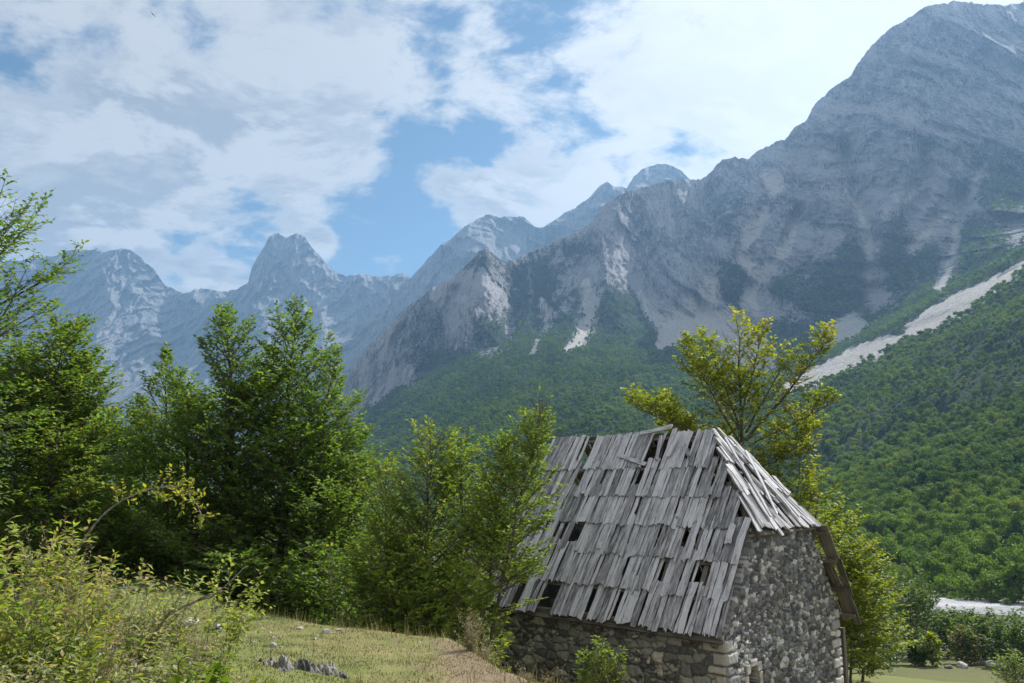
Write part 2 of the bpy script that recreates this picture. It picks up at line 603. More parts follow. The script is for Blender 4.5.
def surface(lines, px0, px1, ncol, rows):
    """terrain sheet spanned between key lines (pixel x, pixel y, depth), nearest first"""
    px = np.linspace(px0, px1, ncol)
    PY = np.array([np.interp(px, [p[0] for p in l], [p[1] for p in l]) for l in lines])
    # depth is smoothed along the line so that the sheet has no creases
    YD = []
    for l in lines:
        y = np.interp(px, [p[0] for p in l], [p[2] for p in l])
        k = max(3, ncol // 14) | 1
        ker = np.hanning(k + 2)[1:-1]
        ker /= ker.sum()
        YD.append(np.convolve(np.pad(y, k // 2, mode='edge'), ker, mode='valid'))
    YD = np.array(YD)
    n = len(lines)
    tt = np.concatenate([i + np.arange(r) / r for i, r in enumerate(rows)] + [[n - 1.0]])

    def cr(A):
        T = np.zeros_like(A)
        T[1:-1] = (A[2:] - A[:-2]) / 2
        T[0] = A[1] - A[0]
        T[-1] = A[-1] - A[-2]
        i = np.clip(np.floor(tt).astype(int), 0, n - 2)
        f = (tt - i)[:, None]
        h00 = 2 * f**3 - 3 * f**2 + 1
        h10 = f**3 - 2 * f**2 + f
        h01 = -2 * f**3 + 3 * f**2
        h11 = f**3 - f**2
        return h00 * A[i] + h10 * T[i] + h01 * A[i + 1] + h11 * T[i + 1]
    return np.broadcast_to(px, (len(tt), ncol)).copy(), cr(PY), cr(YD), tt


def back_rows(V, n=14, run=0.16, fall=0.9):
    """continue the sheet behind its crest so that the mountain has a far side"""
    last = V[-1]
    Yc = last[:, 1]
    add = []
    for i in range(1, n + 1):
        t = i / n
        p = last.copy()
        k = 1 + run * t
        p[:, 0] *= k
        p[:, 1] = Yc * k
        p[:, 2] = last[:, 2] - fall * Yc * run * t * (0.6 + 0.6 * t)
        add.append(p)
    return np.concatenate([V, np.array(add)], 0)


def add_mountain(name, mat, V, at_):
    nr, nc = V.shape[:2]
    V2 = back_rows(V)
    ex = V2.shape[0] - nr
    A = {}
    for k, a in at_.items():
        A[k] = np.concatenate([a, np.repeat(a[-1:], ex, 0)], 0).ravel()
    for k in ('veg', 'scree', 'forest', 'gully'):
        A.setdefault(k, np.zeros(V2.shape[0] * nc))
    o = mesh_obj(name, V2.reshape(-1, 3), grid_faces(V2.shape[0], nc), mat, None, A, True)
    return tag(o, kind='structure')


FOREST_PTS = {'near': [], 'far': []}


def scatter(V, mask, spacing, which, keep=None):
    """random tree positions on a sheet, at even ground density"""
    e1 = V[1:, :-1] - V[:-1, :-1]
    e2 = V[:-1, 1:] - V[:-1, :-1]
    area = np.abs(e1[..., 0] * e2[..., 1] - e1[..., 1] * e2[..., 0])
    exp = area / spacing**2 * mask[:-1, :-1]
    k = RNG.poisson(exp)
    r, c = np.nonzero(k)
    rep = k[r, c]
    r, c = np.repeat(r, rep), np.repeat(c, rep)
    a, b = RNG.random(len(r))[:, None], RNG.random(len(r))[:, None]
    P = V[r, c] + e1[r, c] * a + e2[r, c] * b
    if keep is not None:
        P = P[keep(P)]
    FOREST_PTS[which].append(P)


def build_massif():
    crest = [(300, 470, 2500), (335, 420, 2450), (345, 392, 2430), (350, 372, 2420), (365, 348, 2400), (390, 324, 2360), (405, 308, 2340), (420, 297, 2320), (440, 284, 2290),
             (456, 275, 2270), (470, 262, 2250), (478, 252, 2240), (487, 249, 2230), (497, 256, 2235), (506, 263, 2240), (522, 256, 2260), (545, 246, 2280), (562, 239, 2300), (580, 230, 2330), (592, 222, 2350),
             (602, 208, 2360), (612, 198, 2370), (622, 193, 2380), (640, 189, 2390), (655, 184, 2400), (672, 180, 2410), (688, 179, 2420), (700, 180, 2420), (712, 171, 2400), (722, 160, 2390), (735, 157, 2370),
             (748, 159, 2350), (758, 151, 2330), (772, 143, 2300), (785, 139, 2280), (795, 128, 2250), (806, 120, 2230), (812, 108, 2210), (822, 97, 2190), (835, 86, 2170), (850, 76, 2150), (858, 63, 2140), (868, 50, 2130), (880, 38, 2120),
             (893, 26, 2110), (905, 20, 2100), (918, 11, 2090), (932, 5, 2080), (948, 3, 2075), (960, 1, 2070), (980, 4, 2070), (1005, 5, 2070), (1024, 2, 2070), (1060, -8, 2060), (1160, -20, 2050), (1260, 10, 2050)]
    upper = [(300, 475, 2380), (345, 415, 2300), (365, 378, 2260), (390, 360, 2220), (420, 335, 2170), (450, 315, 2120), (487, 290, 2070), (520, 300, 2070), (560, 285, 2120), (600, 255, 2190), (640, 235, 2230),
             (690, 232, 2290), (720, 225, 2260), (750, 215, 2160), (790, 200, 2080), (830, 180, 1990), (870, 140, 1930), (910, 110, 1890), (960, 90, 1860), (1024, 85, 1840), (1150, 75, 1830), (1260, 95, 1830)]
    mid = [(300, 478, 2200), (345, 430, 2120), (365, 404, 2080), (400, 385, 2030), (450, 360, 1940), (500, 335, 1900), (560, 325, 1900), (600, 305, 1960), (640, 295, 2000),
           (700, 290, 2020), (750, 285, 1920), (800, 275, 1800), (850, 258, 1700), (900, 238, 1640), (960, 210, 1600), (1024, 185, 1570), (1150, 160, 1540), (1260, 165, 1540)]
    base = [(300, 470, 2000), (345, 428, 1900), (400, 394, 1820), (450, 372, 1740), (500, 354, 1690), (560, 341, 1670), (600, 341, 1690), (650, 338, 1700), (690, 334, 1700),
            (740, 340, 1640), (800, 340, 1500), (850, 328, 1400), (900, 306, 1330), (960, 275, 1270), (1024, 245, 1220), (1150, 200, 1180), (1260, 190, 1180)]
    strip = [(300, 486, 1700), (345, 455, 1560), (400, 428, 1430), (450, 410, 1340), (500, 395, 1270), (560, 385, 1230), (600, 384, 1220), (650, 382, 1220), (700, 384, 1190),
             (740, 385, 1150), (800, 382, 1090), (850, 360, 1030), (900, 335, 990), (960, 302, 960), (1024, 268, 930), (1150, 215, 900), (1260, 190, 900)]
    lowr = [(300, 490, 1150), (400, 470, 950), (500, 455, 800), (600, 448, 720), (700, 440, 680), (800, 432, 650), (870, 415, 620), (950, 385, 590), (1024, 355, 570), (1150, 300, 550), (1260, 270, 550)]
    toe = [(300, 505, 800), (500, 490, 560), (700, 478, 460), (800, 472, 440), (870, 465, 430), (950, 440, 410), (1024, 415, 400), (1150, 380, 380), (1260, 360, 380)]
    toe = [(x, float(py_of(-30, Y)), Y) for x, y, Y in toe]
    lines = [toe, lowr, strip, base, mid, upper, crest]
    PX, PY, YD, T = surface(lines, 296, 1250, 1000, [40, 70, 90, 170, 150, 150])
    T2 = np.broadcast_to(T[:, None], PX.shape)
    W = np.stack([(PX - CXP) / FPX * YD, YD], -1)
    X = W[..., 0]
    Z = at(PX, PY, YD)[..., 2]
    rock = sstep(T2, 2.8, 3.6)                           # 1 on the cliffs
    # ribs and gullies: cut back into / pushed out of the face
    wx = fbm(X / 260, Z / 260, 4, 1) * 70
    wz = fbm(X / 260, Z / 260, 4, 2) * 70
    lean = X + 0.32 * Z
    r1 = ridged((lean + wx) / 300, (Z + wz) / 1300, 4, 5)
    r2 = ridged((lean + wx * .6) / 95, (Z + wz) / 480, 5, 9)
    r3 = ridged((X - 0.25 * Z + wx * .3) / 40, (Z + wz * .3) / 130, 4, 13)
    st = fbm((X) / 400, (Z - 0.35 * X + wx * .2) / 26, 4, 21)
    relief = np.zeros_like(PX)
    for line in ([(771, 170, 9), (757, 228, 12), (743, 256, 12), (752, 300, 14), (720, 330, 26), (690, 345, 30)], [(711, 190, 8), (706, 240, 12), (712, 290, 16), (700, 320, 22)], [(640, 200, 6), (646, 260, 10), (650, 312, 12), (672, 335, 14)],
                 [(590, 240, 6), (586, 283, 9), (590, 325, 10), (570, 350, 10)], [(545, 262, 6), (546, 310, 8), (535, 354, 9)], [(846, 150, 7), (862, 218, 10), (870, 260, 12), (866, 300, 12)], [(1000, 130, 9), (975, 185, 12), (935, 226, 13), (905, 262, 13)],
                 [(962, 190, 6), (955, 240, 8), (940, 292, 9)], [(925, 150, 7), (916, 195, 9), (895, 240, 9)], [(800, 210, 6), (782, 252, 10), (758, 286, 10)], [(455, 290, 7), (440, 340, 9), (420, 385, 10)], [(400, 330, 6), (385, 380, 8)], [(515, 275, 7), (512, 320, 9), (500, 355, 9)]):
        d = seg_dist(PX + 5 * fbm(PX / 22, PY / 22, 4, 55), PY, line)
        relief += 62 * np.exp(-(d * .9) ** 2) * rock
    for line in ([(782, 142, 10), (772, 200, 14), (796, 262, 16), (788, 330, 20)], [(735, 160, 9), (728, 220, 14), (726, 280, 14)], [(672, 182, 10), (676, 250, 16), (688, 300, 12)], [(615, 200, 9), (618, 260, 13), (622, 320, 12)],
                 [(822, 105, 9), (822, 200, 16), (838, 280, 14)], [(905, 40, 12), (898, 160, 16), (888, 250, 13)], [(487, 250, 7), (478, 310, 11), (455, 362, 12)], [(1010, 60, 12), (1000, 200, 14), (985, 262, 13)]):
        d = seg_dist(PX + 7 * fbm(PX / 26, PY / 26, 4, 56), PY, line)
        relief -= 55 * np.exp(-(d * .8) ** 2) * rock
    YD = YD + relief * sstep(6.0 - T2, 0, .5)
    amp = rock * (0.35 + 0.65 * np.minimum(1, np.clip(6 - T2, 0, 1) * 3))
    r4 = ridged((X + .15 * Z + wx * .2) / 16, Z / 40, 3, 15)
    YD2 = YD - amp * (105 * (r1 - .45) + 48 * (r2 - .4) + 26 * (r3 - .35) + 9 * (r4 - .35) + 3 * st)
    YD2 = YD2 - (1 - rock) * (60 * fbm(X / 150, YD / 200, 4, 31) + 40 * fbm(X / 420, YD / 420, 2, 33)) * sstep(T2, 0.3, 1.2)
    # ragged crest
    cr = sstep(T2, 5.6, 6.0)
    PY2 = PY + cr * (3.2 * fbm(PX / 13, 0 * PX, 4, 41) + 1.6 * fbm(PX / 3.6, 0 * PX + 3, 3, 42))
    V = at(PX, PY2, YD2)
    gul = rock * (1.1 * sstep(.42 - r2, 0, .30) + .7 * sstep(.38 - r3, 0, .3) - .55)
    # ---- what covers the face: shares of dwarf pine, scree chutes, closed forest
    jx = PX + 4.5 * fbm(PX / 14, PY / 14, 5, 51, .6)
    jy = PY + 4.5 * fbm(PX / 14, PY / 14, 5, 52, .6)
    chutes = [  # pixel x, pixel y, half width
        [(586, 283, 3), (590, 305, 6), (588, 325, 6), (578, 340, 5), (566, 351, 2)],
        [(541, 300, 2), (549, 316, 4), (545, 332, 4), (532, 354, 2)],
        [(640, 292, 2), (648, 312, 4), (662, 323, 6), (672, 332, 5), (660, 347, 4)],
        [(711, 283, 4), (706, 303, 8), (694, 318, 12), (676, 330, 10), (662, 346, 4)],
        [(700, 312, 8), (720, 330, 13), (742, 346, 13), (765, 360, 8)],
        [(771, 176, 6), (775, 188, 6)],
        [(766, 210, 3), (756, 228, 5), (746, 240, 4), (742, 256, 3), (757, 276, 5), (752, 292, 4), (747, 302, 4), (756, 312, 3)],
        [(795, 232, 3), (782, 252, 7), (768, 270, 7), (756, 286, 4)],
        [(846, 192, 2), (862, 218, 3), (869, 240, 5), (872, 262, 4), (868, 280, 3)],
        [(985, 166, 2), (972, 185, 4), (955, 210, 5), (935, 226, 4), (910, 250, 4)],
        [(958, 215, 3), (955, 240, 3), (948, 270, 4), (940, 292, 5)],
        [(932, 178, 2), (916, 192, 4), (905, 200, 2)],
        [(818, 347, 4), (832, 337, 6), (850, 327, 7), (862, 325, 4)],
        [(830, 345, 3), (852, 322, 3)],
    ]
    scree = np.zeros_like(PX)
    for i, c in enumerate(chutes):
        d = seg_dist(jx, jy, c)
        k = 0.95 if i in (0, 3, 4, 5, 6, 12, 13) else 0.66
        scree = np.maximum(scree, k * np.clip(1.0 - d / 2.4, 0, 1) ** .7 * 1.15)
    big = [(790, 390, 6), (812, 380, 9), (850, 361, 10), (885, 345, 8), (905, 334, 6), (925, 325, 10), (955, 308, 11), (985, 291, 8), (1010, 274, 5), (1030, 263, 3.5), (1070, 240, 3)]
    strip_d = seg_dist(PX + 5.0 * fbm(PX / 11, PY / 11, 5, 53, .6), PY + 5.0 * fbm(PX / 11, PY / 11, 5, 54, .6), big)
    strip_m = 1 - sstep(strip_d, 1.0, 1.3)
    strip_m *= sstep(np.hypot((PX - 897) / 9, (PY - 332) / 4), 0.7, 1.2)
    scree = np.maximum(scree, strip_m * 1.05)
    vegblobs = [(540, 290, 45, 45, .55), (505, 330, 50, 40, .42), (480, 262, 30, 16, .45), (425, 330, 40, 40, .30), (560, 250, 50, 14, .45), (610, 322, 50, 38, .80), (555, 335, 60, 28, .75), (450, 365, 60, 22, .5),
                (640, 335, 40, 25, .55), (735, 285, 25, 40, .60), (725, 215, 25, 30, .42), (780, 290, 25, 28, .50), (830, 300, 45, 45, .62), (850, 260, 22, 40, .45), (900, 265, 25, 40, .60),
                (925, 265, 20, 30, .55), (980, 250, 35, 45, .62), (1005, 190, 45, 50, .52), (1040, 200, 40, 50, .5), (895, 225, 25, 22, .4), (660, 240, 50, 40, .22), (800, 330, 60, 20, .5), (940, 300, 60, 20, .6)]
    veg = np.full_like(PX, -0.10)
    for bx, by, sx, sy, k in vegblobs:
        veg = np.maximum(veg, k * np.exp(-((PX - bx) / sx) ** 2 - ((PY - by) / sy) ** 2) + -0.12 * (1 - np.exp(-((PX - bx) / sx) ** 2 - ((PY - by) / sy) ** 2)))
    veg = veg * 1.4 + 0.26 * fbm(lean / 60, Z / 110, 5, 61, .6) * rock + .12 - 0.55 * scree - .22 * np.clip(gul, 0, 1)
    # forest: everything below the ragged foot of the cliffs
    fline = np.interp(PX[0], [p[0] for p in base], [p[1] for p in base])[None, :] - 4 + 13 * fbm(PX / 28, PY / 50, 4, 71)
    forest = sstep(PY - fline, -4, 4)
    forest = forest * (1 - sstep(scree, 0.25, 0.5))
    veg = np.where(forest > .5, 0, veg)
    o = add_mountain('mountain', M_ROCK, V, {'veg': veg, 'scree': scree, 'forest': forest, 'gully': gul})
    scatter(V, forest * (T2 < 3.6) * (YD2 > 800), 7.5, 'far')
    scatter(V, forest * (YD2 <= 800), 5.6, 'near')
    # scattered pines climbing into the cliffs
    scatter(V, sstep(veg, .35, .7) * .8 * (T2 > 2.6) * (T2 < 4.4), 9.0, 'far')


def build_far_ridges():
    # dome and long ridge behind the massif's shoulder
    crest = [(380, 330, 4700), (400, 285, 4700), (412, 277, 4680), (425, 262, 4650), (440, 246, 4620), (452, 238, 4600), (462, 228, 4580), (476, 220, 4560), (487, 214, 4550), (497, 217, 4550), (510, 216, 4540), (524, 217, 4530),
             (534, 226, 4510), (541, 228, 4500), (552, 222, 4460), (565, 212, 4420), (578, 206, 4380), (588, 199, 4350), (600, 185, 4320), (607, 183, 4310), (616, 187, 4300), (622, 186, 4290), (626, 188, 4280), (634, 176, 4250), (644, 168, 4230), (655, 164, 4220), (668, 164, 4210), (680, 170, 4200), (690, 180, 4190), (705, 200, 4180), (740, 215, 4170)]
    mid = [(x, y + 60, Y - 500) for x, y, Y in crest]
    low = [(x, max(y + 170, 400), Y - 1500) for x, y, Y in crest]
    PX, PY, YD, T = surface([low, mid, crest], 382, 735, 420, [90, 110])
    T2 = np.broadcast_to(T[:, None], PX.shape)
    X = (PX - CXP) / FPX * YD
    Z = at(PX, PY, YD)[..., 2]
    wx = fbm(X / 400, Z / 400, 4, 81) * 150
    r1 = ridged((X + .4 * Z + wx) / 420, Z / 1000, 4, 85)
    r2 = ridged((X + .2 * Z + wx) / 130, Z / 320, 5, 86)
    YD2 = YD - 320 * (r1 - .45) - 120 * (r2 - .4)
    PY2 = PY + sstep(T2, 1.75, 2.0) * (2.2 * fbm(PX / 11, 0 * PX, 4, 87) + 1.0 * fbm(PX / 3, 0 * PX, 3, 88))
    V = at(PX, PY2, YD2)
    veg = -.15 + .3 * fbm(X / 200, Z / 130, 4, 89) + .35 * sstep(1.0 - T2, 0, 1)
    add_mountain('mountain', M_ROCKF, V, {'veg': veg, 'scree': .35 * sstep(fbm(X / 260, Z / 420, 4, 91), .05, .35)})

    # the peaks closing the valley on the left
    crest = [(-160, 300, 5600), (-60, 275, 5500), (0, 262, 5450), (40, 258, 5420), (57, 255, 5400), (64, 251, 5400), (80, 250, 5400), (97, 249, 5390), (104, 252, 5390), (118, 249, 5380), (130, 250, 5380), (142, 259, 5370), (155, 271, 5360), (163, 283, 5350),
             (172, 289, 5340), (183, 294, 5320), (195, 290, 5310), (206, 288, 5300), (220, 291, 5280), (236, 290, 5260), (248, 283, 5240), (252, 268, 5230), (258, 256, 5220), (265, 245, 5215), (269, 236, 5210), (279, 233, 5205), (287, 237, 5200), (296, 233, 5200), (305, 236, 5195), (312, 247, 5190), (322, 258, 5180), (334, 272, 5170),
             (348, 276, 5150), (362, 274, 5140), (378, 276, 5120), (392, 276, 5100), (402, 272, 5090), (412, 279, 5080), (430, 292, 5050), (480, 320, 5000)]
    mid = [(x, max(y + 55, 318), Y - 450) for x, y, Y in crest]
    low = [(x, 405, Y - 1400) for x, y, Y in crest]
    toe = [(x, float(py_of(-30, Y - 2600)), Y - 2600) for x, y, Y in crest]
    PX, PY, YD, T = surface([toe, low, mid, crest], -155, 470, 720, [40, 110, 130])
    T2 = np.broadcast_to(T[:, None], PX.shape)
    X = (PX - CXP) / FPX * YD
    Z = at(PX, PY, YD)[..., 2]
    wx = fbm(X / 400, Z / 400, 4, 101) * 160
    r1 = ridged((X + .25 * Z + wx) / 460, Z / 1200, 4, 105)
    r2 = ridged((X - .2 * Z + wx) / 150, Z / 360, 5, 106)
    r3 = ridged((X + wx * .4) / 60, Z / 110, 4, 107)
    rk = sstep(T2, .7, 1.5)
    YD2 = YD - rk * (250 * (r1 - .45) + 100 * (r2 - .4) + 50 * (r3 - .35)) - (1 - rk) * 150 * fbm(X / 500, YD / 500, 3, 108)
    PY2 = PY + sstep(T2, 2.7, 3.0) * (2.2 * fbm(PX / 9, 0 * PX, 4, 109) + 1.0 * fbm(PX / 3, 0 * PX, 3, 110))
    V = at(PX, PY2, YD2)
    veg = -.15 + .35 * fbm(X / 240, Z / 160, 4, 111) + .7 * sstep(1.65 - T2, 0, .8)
    sc = .55 * sstep(fbm((X + .5 * Z) / 200, Z / 520, 4, 113), .08, .34) * sstep(T2, .8, 1.2) * sstep(2.75 - T2, 0, .4)
    for c in ([(340, 318, 6), (365, 322, 7), (390, 312, 6), (412, 300, 5), (440, 290, 4)], [(352, 345, 3), (362, 335, 4), (378, 326, 4)], [(318, 300, 4), (328, 318, 5), (322, 335, 4)],
              [(95, 320, 4), (108, 340, 5), (100, 362, 5)], [(142, 350, 4), (135, 372, 4), (150, 385, 3)]):
        d = seg_dist(PX + 5 * fbm(PX / 15, PY / 15, 3, 115), PY + 5 * fbm(PX / 15, PY / 15, 3, 116), c)
        sc = np.maximum(sc, .7 * (1 - sstep(d, .3, 1.5)))
    frs = sstep(.75 - T2, 0, .5)
    add_mountain('mountain', M_ROCKF, V, {'veg': veg - .4 * sc, 'scree': sc, 'forest': frs})


build_massif()
build_far_ridges()

# ------------------------------------------------------------------ the wooded spur across the river
def build_spur():
    crest = [(480, 512, 560), (560, 505, 540), (640, 500, 530), (720, 497, 520), (780, 490, 510), (820, 478, 505), (870, 458, 500), (910, 440, 495), (950, 424, 490), (1000, 405, 480), (1024, 397, 475), (1100, 365, 460), (1250, 320, 450)]
    mid = [(480, 540, 420), (640, 532, 395), (780, 524, 370), (870, 508, 350), (950, 485, 335), (1024, 465, 325), (1100, 445, 315), (1250, 410, 300)]
    foot = [(480, 566, 300), (640, 572, 270), (780, 580, 245), (870, 585, 226), (950, 593, 205), (1024, 601, 186), (1100, 606, 178), (1250, 612, 170)]
    toe = [(480, 580, 280), (640, 588, 250), (780, 600, 226), (870, 606, 208), (950, 616, 190), (1024, 622, 174), (1100, 626, 166), (1250, 632, 158)]
    PX, PY, YD, T = surface([toe, foot, mid, crest], 480, 1245, 420, [8, 60, 60])
    T2 = np.broadcast_to(T[:, None], PX.shape)
    V = at(PX, PY, YD)
    n = 5.5 * fbm(V[..., 0] / 60, V[..., 1] / 60, 4, 121) * sstep(T2, 1.1, 1.7)
    V[..., 2] += n
    o = add_mountain('hillside', M_ROCK, V, {'forest': np.ones_like(PX) * 1.2})
    scatter(V, (T2 > 0.2) * np.ones_like(PX), 3.7, 'near')


build_spur()


# ------------------------------------------------------------------ the near ground
EDGE_PX = [-700, -200, 60, 160, 215, 240, 330, 400, 450, 480, 500, 560, 640, 760, 1100, 1700]
EDGE_Y = [36, 30, 26, 20.0, 15.0, 13.1, 11.6, 10.8, 10.4, 9.3, 8.5, 7.5, 6.6, 5.5, 4.6, 4.0]


def ground_z(x, y):
    x = np.asarray(x, float)
    y = np.asarray(y, float)
    yy = np.maximum(y, 0.4)
    px = np.clip(CXP + FPX * x / yy, -700, 1700)
    r = np.hypot(x, y)
    ter = -1.70 - 0.021 * np.clip(y, -5, 60)
    ter = ter + 0.45 * sstep(-x, 1.0, 3.2) * (1 - sstep(y, 6.0, 11.0))
    ter = ter + 0.05 * fbm(x / 2.2, y / 2.2, 4, 131) + 0.015 * fbm(x / .4, y / .4, 3, 132)
    low = np.interp(r, [0, 8, 13, 20, 30, 75, 165, 200, 1500, 7000], [-3.6, -3.9, -4.35, -4.75, -6.2, -16.2, -25.6, -26.2, -27.5, -29])
    low = low + np.where(r < 140, .25 * fbm(x / 7, y / 7, 4, 133), 0) * sstep(r, 14, 30)
    ye = np.interp(px, EDGE_PX, EDGE_Y)
    w = np.maximum(2.6, .35 * ye)
    t = sstep((y - ye) / w, 0, 1)
    return ter * (1 - t) + low * t


def build_ground():
    az = np.concatenate([np.linspace(-1.45, -.62, 90, endpoint=False), np.linspace(-.62, .62, 620), np.linspace(.63, 1.45, 90)])
    r = np.concatenate([[0.3], np.geomspace(.6, 40, 420), np.geomspace(41, 6500, 170)])
    A, R = np.meshgrid(az, r)
    X, Y = R * np.sin(A), R * np.cos(A)
    Z = ground_z(X, Y)
    V = np.stack([X, Y, Z], -1)
    dry = .34 - .4 * sstep(R, 24, 60) + .35 * fbm(X / 5, Y / 5, 3, 141)
    px = CXP + FPX * X / np.maximum(Y, .4)
    dry += .35 * sstep(px, 300, 480) * (R < 20) - .45 * sstep(-px, -330, -150) * (Y > 13)
    soil = .2 + .9 * sstep(px, 400, 500) * (R < 12)
    o = mesh_obj('ground', V.reshape(-1, 3), grid_faces(*X.shape), M_GROUND, None, {'dry': dry.ravel(), 'soil': soil.ravel(), 'meadow': sstep(R, 30, 50).ravel()}, True)
    tag(o, kind='structure')
    # gravel bed of the river
    pts = []
    nr, nc = 24, 90
    for i in range(nc):
        t = i / (nc - 1)
        x = 20 + 190 * t
        yn = np.interp(x, [20, 60, 84, 110, 150, 210], [196, 188, 173, 157, 143, 130]) + 1.6 * fbm(x / 9, 2, 3, 151)
        yf = np.interp(x, [20, 60, 84, 110, 150, 210], [214, 206, 196, 186, 172, 158]) + 1.2 * fbm(x / 9, 8, 3, 152)
        for j in range(nr):
            s = j / (nr - 1)
            y = yn + (yf - yn) * s
            pts.append((x, y, float(np.interp(np.hypot(x, y), [0, 165, 200, 1500], [-25.6, -25.6, -26.2, -27.5])) + .12 + .55 * math.sin(math.pi * s) ** .5 + .35 * float(fbm(x / 14, y / 5, 3, 153)) * math.sin(math.pi * s)))
    o = mesh_obj('river_bed', np.array(pts), grid_faces(nc, nr)[:, ::-1].copy(), M_GRAVEL, None, None, True)
    tag(o, kind='structure')


build_ground()


# ------------------------------------------------------------------ foliage builders
def leaf_quads(P, D, U, L, W, fold=.25):
    """leaf blades: base P, direction D, face normal U; folded along the midrib"""
    D = D / np.linalg.norm(D, axis=1, keepdims=True)
    S = np.cross(D, U)
    S /= np.linalg.norm(S, axis=1, keepdims=True) + 1e-9
    U2 = np.cross(S, D)
    L = np.asarray(L)[:, None]
    W = np.asarray(W)[:, None]
    a = P
    m = P + D * L * .45 - U2 * W * fold * .5
    b = m + S * W * .5 + U2 * W * fold
    c = m - S * W * .5 + U2 * W * fold
    t = P + D * L - U2 * L * .12
    n = len(P)
    V = np.stack([a, b, t, c], 1).reshape(-1, 3)
    i = np.arange(n)[:, None] * 4
    F = np.concatenate([i + [[0, 1, 2]], i + [[0, 2, 3]]], 0)
    return V, F


def tubes(P0, P1, R0, R1, k=4):
    n = len(P0)
    D = P1 - P0
    D = D / (np.linalg.norm(D, axis=1, keepdims=True) + 1e-9)
    ref = np.where(np.abs(D[:, 2:3]) > .9, [[1., 0, 0]], [[0, 0, 1.]])
    A = np.cross(D, ref)
    A /= np.linalg.norm(A, axis=1, keepdims=True) + 1e-9
    B = np.cross(D, A)
    th = np.arange(k) * 2 * np.pi / k
    c, s = np.cos(th)[None, :, None], np.sin(th)[None, :, None]
    ring = A[:, None] * c + B[:, None] * s
    V = np.concatenate([P0[:, None] + ring * np.asarray(R0)[:, None, None], P1[:, None] + ring * np.asarray(R1)[:, None, None]], 1).reshape(-1, 3)
    i = np.arange(n)[:, None, None] * 2 * k
    j = np.arange(k)[None, :, None]
    j2 = (np.arange(k)[None, :, None] + 1) % k
    F = np.concatenate([i + j, i + j2, i + j2 + k, i + j + k], -1).reshape(-1, 4)
    return V, F


def unit(v):
    return v / (np.linalg.norm(v, axis=-1, keepdims=True) + 1e-9)


DENSE = 1.3


